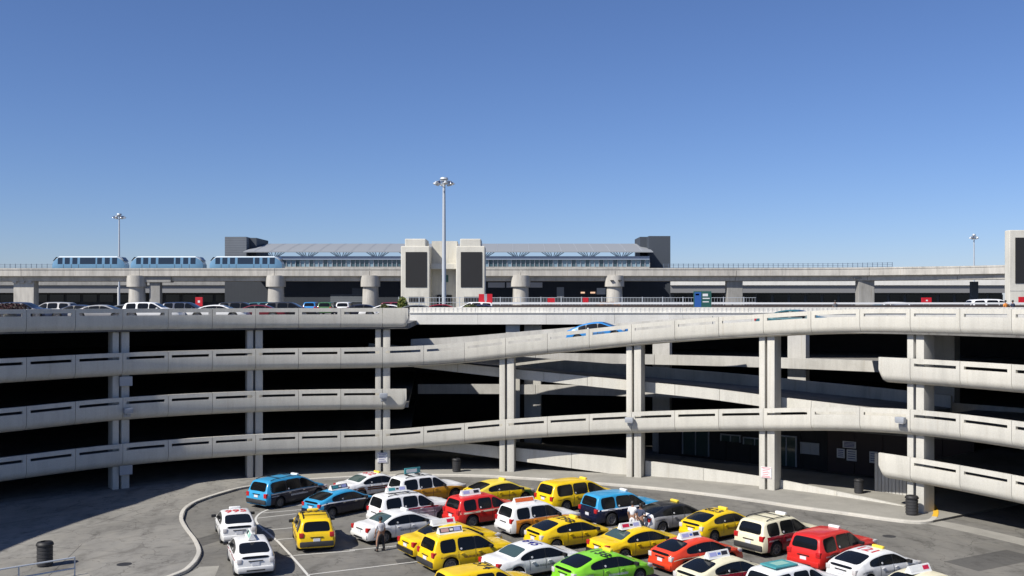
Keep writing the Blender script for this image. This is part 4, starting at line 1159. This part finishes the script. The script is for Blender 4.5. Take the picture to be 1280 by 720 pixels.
# pickup-like motorcycles / trolleys seen behind the rail
def cycle(px, D_, label):
    q = at(px, 0, D_); e = empty('motorcycle', (q.x, D_, RT), 0, label, 'motorcycle', 'motorcycles on the roof')
    for x_ in (-.7, .7):
        t = link('wheel', TYRE, e, [M['rubber']], (x_, 0, .32)); t.scale = (.32, .6, .32); link('rim', RIM, t, [M['rim']])
    bm = bmesh.new(); tube(bm, [(-.7, 0, .35), (-.2, 0, .5), (.35, 0, .8), (.7, 0, .35)], .06, 6); box(bm, -.3, .2, -.14, .14, .35, .65, .05); finish(bm, 'frame', M['plastic'], e)
    bm = bmesh.new(); box(bm, -.05, .42, -.15, .15, .75, 1.0, .08); finish(bm, 'tank', PM['black'], e, smooth=True)
    bm = bmesh.new(); box(bm, -.75, -.02, -.13, .13, .78, .88, .04); finish(bm, 'seat', M['black'], e, smooth=True)
    bm = bmesh.new(); tube(bm, [(.45, -.35, 1.15), (.55, 0, 1.08), (.45, .35, 1.15)], .02, 6); tube(bm, [(.7, 0, .35), (.5, 0, 1.1)], .035, 6); finish(bm, 'handlebar', M['chrome'], e, smooth=True)
    bm = bmesh.new(); box(bm, .52, .56, -.2, .2, 1.05, 1.5, .02); finish(bm, 'screen', M['glass'], e)
cycle(935, 101, 'dark motorcycle, left of the two behind the guard rail'); cycle(949, 101, 'pale motorcycle, right of the two behind the guard rail')
# plants
def plant(px, D_, h, w_, cols, label, name='potted_shrub'):
    q = at(px, 0, D_); e = empty(name, (q.x, D_, RT), 0, label, 'plant', 'plants on the roof')
    bm = bmesh.new(); lathe(bm, [(0, 0), (.45, 0), (.6, .55), (.55, .55), (.5, .5), (0, .5)], 14); finish(bm, 'pot', M['walk'], e, smooth=30)
    bm = bmesh.new()
    for k in range(9):
        a = random.uniform(0, 6.28); tube(bm, [(0, 0, .4), (cos(a) * w_ * .3, sin(a) * w_ * .3, .5 + h * .45)], [.05, .02], 5)
    finish(bm, 'stem', M['hair'], e)
    for ci, c in enumerate(cols):
        bm = bmesh.new()
        for k in range(420):
            a = random.uniform(0, 6.28); rr = w_ * sqrt(random.random()) * .95; zz = .55 + h * random.random()
            rr *= sqrt(max(.05, 1 - ((zz - .55 - h * .4) / (h * .65))**2))
            p_ = Vector((cos(a) * rr, sin(a) * rr, zz)); s_ = random.uniform(.07, .16)
            d1 = Vector((random.gauss(0, 1), random.gauss(0, 1), random.gauss(0, 1))).normalized(); d2 = d1.orthogonal().normalized()
            v = [bm.verts.new(p_ + d1 * s_ * 1.6), bm.verts.new(p_ + d2 * s_ * .5), bm.verts.new(p_ - d1 * s_ * .6), bm.verts.new(p_ - d2 * s_ * .5)]
            bm.faces.new(v)
        o = finish(bm, 'leaves', simple('leaf_%s_%d' % (name, random.randint(0, 9999)), c, .6), e, nrm=False)
        o['kind'] = 'stuff'
plant(760, 104, 1.0, 1.7, [(.22, .085, .012), (.14, .05, .01)], 'orange and green shrub by the fourth drum pier')
plant(503, 101, 1.5, .55, [(.07, .12, .01), (.12, .13, .02)], 'small green palm like plant left of the concrete tower')
plant(480, 97, .8, .4, [(.08, .09, .02)], 'short green plant left of the palm like one')
plant(588, 97, .75, .9, [(.06, .09, .02), (.1, .08, .03)], 'low green shrub before the right black panel')
plant(12, 92, .9, 1.7, [(.06, .012, .014), (.03, .02, .015)], 'dark red shrub at the far left end of the roof')

# ------------------------------------------------------------------ guideway, station, towers, terminal
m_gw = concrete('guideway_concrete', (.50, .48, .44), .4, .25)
m_gd = concrete('guideway_concrete_shaded', (.30, .295, .28), .4, .25)  # darker copy of the guideway concrete, shade painted into its colour
GY = 170.0
def gpt(px): 
    """centre line: depth and height of the guideway front top edge"""
    D_ = GY if px < 900 else GY - (px - 900)**2 * 18 / 400**2
    y = interp([(-60, 335.3), (900, 335), (1060, 334.5), (1200, 332.5), (1290, 330.5)], px)
    return at(px, y, D_)
joints = [-120, 26, 174, 343, 462, 556, 651, 769, 921, 1087, 1200, 1330]
gw_ = empty('guideway', (0, GY, RT), 0, 'long concrete train guideway on piers crossing the whole view', 'guideway')
for a, b in zip(joints, joints[1:]):
    bm = bmesh.new(); n = 4; rg = []
    for i in range(n + 1):
        px = a + .25 + (b - a - .5) * i / n; p_ = gpt(px); x, y, z = p_.x, p_.y, p_.z
        rg.append([bm.verts.new(q) for q in ((x, y, z), (x, y - .0, z - .25), (x, y + .08, z - .32), (x, y + .08, z - 1.32), (x, y + .9, z - 1.55), (x, y + 1.0, z - 2.15), (x, y + 7.0, z - 2.15), (x, y + 7.2, z - 1.4), (x, y + 8, z - 1.3), (x, y + 8, z), (x, y + 7.75, z), (x, y + 7.75, z - .5), (x, y + .25, z - .5), (x, y + .25, z))])
    m_ = len(rg[0])
    for r0, r1 in zip(rg, rg[1:]):
        for k in range(m_): bm.faces.new((r0[k], r0[(k + 1) % m_], r1[(k + 1) % m_], r1[k]))
    bm.faces.new(rg[0]); bm.faces.new(rg[-1])
    finish(bm, 'girder', m_gw, gw_)
for c in gw_.children: c.location = -gw_.location
pl = {26: 'leftmost guideway pier with stepped top', 174: 'guideway pier with round drum under the middle train', 343: 'round drum guideway pier left of the station middle', 462: 'round drum guideway pier just left of the concrete tower', 651: 'round drum guideway pier just right of the concrete tower',
      769: 'round drum guideway pier with two small lamps, behind the orange shrub', 921: 'squared grey guideway pier above the green road sign', 1087: 'squared grey guideway pier farthest right'}
for px, lb in pl.items():
    p_ = gpt(px); zt = p_.z - 1.2 - RT
    e = empty('guideway_pier', (p_.x, p_.y + (1.1 if px in (174, 343, 462, 651, 769) else 2.2), RT), 0, 'concrete ' + lb, 'pier', 'guideway piers')
    if px in (174, 343, 462, 651, 769):
        off = {174: -.8}.get(px, 0)
        bm = bmesh.new(); lathe(bm, [(0, zt - 1.95), (1.66, zt - 1.95), (1.66, zt - .05), (0, zt - .05)], 28, Matrix.Translation((off, 0, 0))); finish(bm, 'drum_cap', m_gw, e, smooth=30)
        bm = bmesh.new(); lathe(bm, [(0, 0), (1.45, 0), (1.32, zt - 1.94), (0, zt - 1.94)], 28, Matrix.Translation((off, .1, 0))); finish(bm, 'shaft', m_gw, e, smooth=30)
        if px == 769:
            for k in (-.6, .75):
                bm = bmesh.new(); box(bm, k - .3, k + .3, -1.95, -1.5, zt - 1.0, zt - .86, .03); finish(bm, 'lamp', M['plastic'], e)
        if px == 174:
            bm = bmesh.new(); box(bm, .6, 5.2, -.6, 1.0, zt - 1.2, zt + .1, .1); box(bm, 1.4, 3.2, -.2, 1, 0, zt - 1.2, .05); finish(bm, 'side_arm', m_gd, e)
    elif px == 26:
        bm = bmesh.new(); box(bm, -1.9, 1.6, -.9, .9, 0, zt - .8, .1); finish(bm, 'shaft', m_gw, e)
        for k in (-1.6, -.3, 1.0):
            bm = bmesh.new(); box(bm, k - .35, k + .35, -1.2, .2, zt - 1.3, zt + .2, .08); finish(bm, 'bracket', m_gw, e)
    else:
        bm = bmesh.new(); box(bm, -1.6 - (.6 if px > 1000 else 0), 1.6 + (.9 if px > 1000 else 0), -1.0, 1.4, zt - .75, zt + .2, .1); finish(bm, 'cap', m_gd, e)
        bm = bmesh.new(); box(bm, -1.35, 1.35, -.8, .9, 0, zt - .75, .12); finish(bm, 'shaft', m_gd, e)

# guideway handrails
m_dkr = simple('dark_blue_grey_steel', (.08, .11, .16), .5)
def rail_run(a, b, label):
    p0 = gpt(a); e = empty('handrail', p0, 0, label, 'handrail', 'handrails on the guideway')
    n = int((b - a) / 6.5)
    for z in (.35, .65, .95):
        bm = bmesh.new(); tube(bm, [gpt(a + (b - a) * i / n) - p0 + Vector((0, 7.8, z)) for i in range(n + 1)], .03, 5); finish(bm, 'rail', m_dkr, e)
    for i in range(n + 1):
        bm = bmesh.new(); q = gpt(a + (b - a) * i / n) - p0 + Vector((0, 7.8, 0)); tube(bm, [q, q + Vector((0, 0, 1.05))], .05, 5); finish(bm, 'post', m_dkr, e)
rail_run(-30, 60, 'thin steel handrail on the guideway left of the trains')
rail_run(838, 1138, 'thin steel handrail on the guideway right of the station')

# trains
m_tb = simple('train_blue', (.15, .29, .42), .35, .2, .3); m_tr = simple('train_roof', (.62, .68, .70), .4); m_tg = simple('train_glass', (.02, .03, .045), .1, 0, .3)
def train(px, label):
    q = gpt(px); e = empty('train_car', (q.x * (q.y + 1.3) / q.y - .3, q.y + 2.6, q.z - .5), 0, label, 'train', 'driverless trains on the guideway')
    Lh, W_, Hh = 6.2, 1.35, 2.58
    bm = bmesh.new(); rg = []
    for t in [0, .02, .05, .1, .16, .5, .84, .9, .95, .98, 1]:
        x = -Lh + 2 * Lh * t; k = min(t, 1 - t)
        sl = min(1, k / .10)
        z_t = 1.25 + (Hh - 1.25) * (sl**.55)
        yw = W_ * (.82 + .18 * min(1, k / .08))
        rg.append([bm.verts.new(v) for v in ((x, -yw * .96, .3), (x, -yw, .6), (x, -yw, min(1.2, z_t - .1)), (x, -yw * .93, z_t - .14 * sl - .03), (x, -yw * .78, z_t), (x, yw * .78, z_t), (x, yw * .93, z_t - .14 * sl - .03), (x, yw, min(1.2, z_t - .1)), (x, yw, .6), (x, yw * .96, .3))])
    for a, b in zip(rg, rg[1:]):
        for k in range(10):
            f = bm.faces.new((a[k], a[(k + 1) % 10], b[(k + 1) % 10], b[k])); f.material_index = 1 if k in (3, 4, 5) else 0
    bm.faces.new(rg[0]); bm.faces.new(rg[-1])
    finish(bm, 'train_body', [m_tb, m_tr], e, smooth=25)
    yv = lambda z: -W_ * (1 - .07 * max(0, (z - 1.2) / 1.3)) - .015
    def pane(x0, x1, z0, z1_, nm, mt, door=False):
        bm = bmesh.new(); v = [bm.verts.new((x, yv(z) + o, z)) for o in (0, .05) for x, z in ((x0, z0), (x1, z0), (x1, z1_), (x0, z1_))]
        for f in ((0, 1, 2, 3), (0, 4, 5, 1), (1, 5, 6, 2), (2, 6, 7, 3), (3, 7, 4, 0)): bm.faces.new([v[i] for i in f])
        finish(bm, nm, mt, e)
    for x0, x1 in ((-5.15, -4.35), (-3.95, -3.1), (-2.65, -1.8), (-1.35, 1.3), (1.6, 2.4), (2.9, 3.75), (4.15, 5.0)): pane(x0, x1, 1.25, 2.35, 'window', m_tg)
    for xd in (-4.15, -2.9 + .1, -1.58, 1.45, 2.65, 3.95):
        bm = bmesh.new(); box(bm, xd - .03, xd + .03, -W_ - .012, -W_ + .05, .35, 1.22); finish(bm, 'door_edge', M['plastic'], e)
    bm = bmesh.new(); box(bm, -5.6, 5.6, -W_ + .1, W_ - .1, 0.02, .34); finish(bm, 'bogie', M['black'], e)
    for sg in (-1, 1):
        bm = bmesh.new(); v = [bm.verts.new(q) for q in ((sg * 6.08, -1.0, 1.72), (sg * 6.08, 1.0, 1.72), (sg * 5.54, .92, 2.42), (sg * 5.54, -.92, 2.42))]
        for q in v: q.co.x += sg * .09; q.co.z += .05
        bm.faces.new(v); finish(bm, 'end_window', m_tg, e)
train(112, 'light blue train car, leftmost of the three on the guideway'); train(210, 'light blue train car, middle of the three on the guideway'); train(309, 'light blue train car in front of the left grey block, rightmost of three')

# station
SY = 180.0
m_navy = lined('dark_ribbed_cladding', (.028, .034, .045), (.038, .045, .058), 1.2, 'X'); m_sl = lined('slatted_grey_cladding', (.085, .10, .12), (.14, .155, .175), 1.0, 'Z')
m_dk = simple('dark_side_cladding', (.045, .055, .07), .7)
st = empty('station_building', (at(560, 0, SY).x, SY, RT), 0, 'long station with pale vaulted canopy between two dark blocks', 'station')
def sbox(x0, x1, y0, y1, d0, d1, mat, nm, bev=0, parent=None):
    a = at(x0, y1, d0); b = at(x1, y0, d0)
    bm = bmesh.new(); o = st.location; box(bm, a.x - o.x, b.x - o.x, d0 - o.y, d1 - o.y, max(a.z, RT) - o.z, b.z - o.z, bev)
    return finish(bm, nm, mat, parent or st)
sbox(281, 838, 349, 392, SY + 3, SY + 22, m_navy, 'base_block')
sbox(281, 308, 296, 349, SY + 3, SY + 14, m_sl, 'end_block'); sbox(308.2, 320.5, 297.3, 349, SY + 5, SY + 14, m_dk, 'end_block_side')
sbox(811, 838, 295, 349, SY + 3, SY + 14, m_dk, 'end_block'); sbox(800, 810.8, 296, 349, SY + 6, SY + 14, m_dk, 'end_block_side')
m_can = simple('canopy_metal', (.25, .265, .28), .6)
# canopy: rounded sheet
bm = bmesh.new(); o = st.location; prof = []
for i in range(9):
    t = i / 8; prof.append((SY - .5 + 12 * t, at(0, 314.6, SY).z + (at(0, 304.4, SY + 11).z - at(0, 314.6, SY).z) * (1.25 * t - .25 * t * t)))
xl, xr_ = at(305, 0, SY).x, at(816, 0, SY).x
for nm_, dz in (('t', 0), ('b', -.3)): pass
rg = []
for k, x in enumerate([xl - .0, xl + 1.6, xr_ - 1.6, xr_]):
    rg.append([bm.verts.new((x - o.x, y - o.y, z - o.z - (.55 * i / 8 if k in (0, 3) else 0))) for i, (y, z) in enumerate(prof)] + [bm.verts.new((x - o.x, y - o.y, z - o.z - .15 - (.55 * (8 - i) / 8 if k in (0, 3) else 0))) for i, (y, z) in enumerate(reversed(prof))])
m_ = len(rg[0])
for a, b in zip(rg, rg[1:]):
    for k in range(m_): bm.faces.new((a[k], a[(k + 1) % m_], b[(k + 1) % m_], b[k]))
bm.faces.new(rg[0]); bm.faces.new(rg[-1]); finish(bm, 'canopy_roof', m_can, st)
x_ = xl + 2
while x_ < xr_ - 1:
    bm = bmesh.new(); pts = [(x_ - o.x, y - o.y, z - o.z + .02) for y, z in prof]; tube(bm, pts, .02, 4); finish(bm, 'roof_rib', M['steel'], st); x_ += 2.9
for px in (342, 384, 427, 472, 513, 604, 648, 691, 736, 777):
    b = at(px, 321.5, SY + .5) - o; bm = bmesh.new()
    for dx in (-15, -11, -7, -3, 3, 7, 11, 15):
        tp = at(px + dx, 314.6, SY + .5) - o; tube(bm, [b + Vector((dx * .04, 0, 0)), tp], .07, 5)
    finish(bm, 'truss', simple('truss_blue_grey', (.05, .08, .13), .5), st) if px == 342 else finish(bm, 'truss', bpy.data.materials['truss_blue_grey'], st)
sbox(318, 812, 320.2, 324.6, SY + .2, SY + 1, simple('fascia_blue_grey', (.24, .29, .37), .5), 'fascia_band')
sbox(308, 812, 333.4, 336.5, SY - .2, SY + 4, m_gw, 'platform_edge')
m_win = simple('station_glass', (.05, .09, .11), .08, 0, .3); m_win2 = simple('station_glass_light', (.18, .27, .33), .1, 0, .3)
px = 318.0; k = 0
while px < 811:
    w_ = 4.9
    f = sbox(px, px + w_, 324.7, 333.4, SY + .7, SY + .9, m_win if (px > 415 and px < 700) and k % 5 else (m_win2 if k % 3 else m_win), 'window')
    sbox(px + w_, px + w_ + .8, 324.7, 333.4, SY + .55, SY + .95, M['greysteel'], 'mullion')
    px += w_ + .85; k += 1
sbox(318, 812, 324.7, 333.4, SY + 1.6, SY + 2.9, m_dk, 'platform_hall')
for x0, x1, y0, y1, mt in ((696, 705, 359, 371, M['greysteel']), (746, 757, 360, 368, M['white']), (633, 678, 353, 359.5, M['signwhite']), (610, 631, 353, 359.5, M['signwhite']), (440, 455, 360, 378, m_sl), (413, 440, 368, 378, m_sl)):
    sbox(x0, x1, y0, y1, SY + 2.9, SY + 3.0, mt, 'wall_panel')
for x0, x1 in ((726, 731), (738, 744)):
    sbox(x0, x1, 364.8, 366.8, SY + 2.85, SY + 3.0, simple('lit_lamp_%d' % x0, (1, .62, .4), .5, emis=.7), 'wall_lamp')

# terminal building far behind
ty = 232.0
def far_building(x0, x1, label, shade):
    a = at(x0, 0, ty); b = at(x1, 0, ty); e = empty('terminal_building', ((a.x + b.x) / 2, ty, RT), 0, label, 'building', 'terminal buildings behind the guideway')
    w_ = (b.x - a.x) / 2; z = lambda y: at(0, y, ty).z - RT
    def bx(z0, z1_, d0, mat, nm, xa=-w_, xb=w_):
        bm = bmesh.new(); box(bm, xa, xb, d0, 14, z0, z1_); return finish(bm, nm, mat, e)
    bx(z(356.5), z(349), 0, M['conc_white'] if not shade else m_gd, 'parapet'); bx(z(366), z(356.5), .5, simple('terminal_grey', (.20, .20, .20), .7) if 'terminal_grey' not in bpy.data.materials else bpy.data.materials['terminal_grey'], 'fascia')  # left parapet gets the darker concrete, so its shade is in the colour
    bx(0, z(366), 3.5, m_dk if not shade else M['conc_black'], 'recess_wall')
    x = -w_ + 1.5
    while x < w_ - 3:
        bm = bmesh.new(); box(bm, x, x + 3.2, 3.38, 3.5, z(377.5), z(368)); finish(bm, 'window', M['glass'], e); x += 3.9
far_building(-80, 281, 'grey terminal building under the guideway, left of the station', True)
far_building(838, 1262, 'pale topped terminal building under the guideway, right of the station', False)

# concrete towers
m_tw = concrete('tower_concrete', (.64, .62, .55), .2, .18); m_lv = lined('black_louvre', (.006, .006, .007), (.014, .014, .015), 3.0, 'Z')
def tower(D_, x0, x1, label, second=None):
    e = empty('vent_tower', (at((x0 + x1) / 2, 0, D_).x, D_, RT), 0, label, 'tower', 'concrete vent towers')
    o = e.location
    def tb(xa, xb, ya, yb, d0, d1, mat, nm, bev=.0, parent=None):
        a = at(xa, yb, D_); b = at(xb, ya, D_); bm = bmesh.new(); box(bm, a.x - o.x, b.x - o.x, d0, d1, max(a.z - o.z, 0), b.z - o.z, bev); return finish(bm, nm, mat, parent or e)
    return e, tb
e, tb = tower(148, 501, 606, 'pale concrete vent tower with two black louvred panels behind the tall light mast')
for sx in (501, 570):
    tb(sx, sx + 36, 307.5, 392, 0, 6, m_tw, 'tower_block', .14)
    tb(sx + 5, sx + 31, 298.3, 308.5, .1, 5.8, m_tw, 'upper_block', .14)
    tb(sx + 6, sx + 32.5, 315, 359, -.08, .1, m_lv, 'louvre_panel')
    tb(sx + 10, sx + 29, 371, 378, -.07, .1, m_lv, 'low_grille')
tb(537.2, 569.8, 299.5, 392, 3.6, 5.8, m_tw, 'link_wall')
tb(537.2, 569.8, 329, 336, 1.4, 3.6, m_tw, 'canopy_slab', .08)
tb(544, 563, 368.5, 380, 3.4, 3.6, m_lv, 'doorway')
s_ = tb(550, 558.5, 343, 352, 3.5, 3.6, M['signgreen'], 'green_sign'); tb(552, 554, 345, 350, 3.48, 3.5, M['signwhite'], 'sign_mark')
e, tb = tower(118, 1262, 1310, 'pale concrete vent tower with black panel at the right edge of the view')
tb(1262, 1312, 287.5, 394, 0, 1.2, m_tw, 'tower_block', .08); tb(1269, 1305, 297, 354, -.08, .1, m_lv, 'louvre_panel')
tb(1262.3, 1311.7, 363, 364, -.02, .1, M['conc_in'], 'joint_band')

# light masts
def mast(px, D_, ytop, label, r0=.30, n=8, rr=1.25, base=RT, name='light_mast'):
    t = at(px, ytop, D_); h = t.z - base; e = empty(name, (t.x, D_, base), 0, label, 'light mast', 'floodlight masts')
    bm = bmesh.new(); tube(bm, [(0, 0, 0), (0, 0, h * .5), (0, 0, h - .3)], [r0 * 1.15, r0, r0 * .7], 14); finish(bm, 'pole', M['steel'], e, smooth=True)
    bm = bmesh.new(); lathe(bm, [(0, 0), (.5 * rr / 1.25, 0), (.62 * rr / 1.25, -.25), (.3, -.4), (0, -.4)], 16, Matrix.Translation((0, 0, h))); finish(bm, 'head_cap', M['steel'], e, smooth=30)
    bm = bmesh.new(); pts = [(rr * .8 * cos(2 * pi * k / 16), rr * .8 * sin(2 * pi * k / 16), h - .55) for k in range(17)]; tube(bm, pts, .05, 5)
    for k in range(4): tube(bm, [(0, 0, h - .5), (rr * .8 * cos(k * pi / 2), rr * .8 * sin(k * pi / 2), h - .55)], .05, 5)
    finish(bm, 'ring', M['greysteel'], e)
    for k in range(n):
        a = 2 * pi * (k + .3) / n; Mx = Matrix.Translation((rr * cos(a), rr * sin(a), h - .95)) @ Matrix.Rotation(a, 4, 'Z') @ Matrix.Rotation(rad(-25), 4, 'Y')
        bm = bmesh.new(); lathe(bm, [(0, .42), (.12, .42), (.17, .25), (.34, 0), (.34, -.05)], 12, Mx); f = finish(bm, 'floodlight', M['chrome'] if k % 2 else M['steel'], e, smooth=True)
        bm = bmesh.new(); lathe(bm, [(0, -.03), (.33, -.03), (.33, -.06), (0, -.06)], 12, Mx); finish(bm, 'lens', M['white'], f)
mast(555, 140, 222, 'tall galvanised light mast with a ring of lamps before the concrete tower', .27, 8, 1.25)
mast(149, 215, 267, 'thin light mast rising behind the train cars at left', .18, 6, 1.1)
mast(1217.5, 215, 292.5, 'short slim light mast behind the guideway at right', .16, 5, .75)
t = at(1217.5, 0, 165)
bm = bmesh.new(); box(bm, -.55, .55, -.4, .4, 0, at(0, 352, 165).z - RT, .04)
tag(finish(bm, 'dark_post', m_dk, None, loc=(t.x, 165, RT)), 'dark square post under the guideway below the short light mast', 'post')
for px, lb in ((148, 'slim white lamp post base under the left train'), (544, None)):
    if lb:
        t = at(px, 0, 160); bm = bmesh.new(); tube(bm, [(0, 0, 0), (0, 0, at(0, 359, 160).z - RT)], .14, 8)
        tag(finish(bm, 'slim_post', M['white'], None, loc=(t.x, 160, RT)), lb, 'post')
print('objects', len(scene.objects), 'tris', sum(len(m.polygons) for m in bpy.data.meshes))
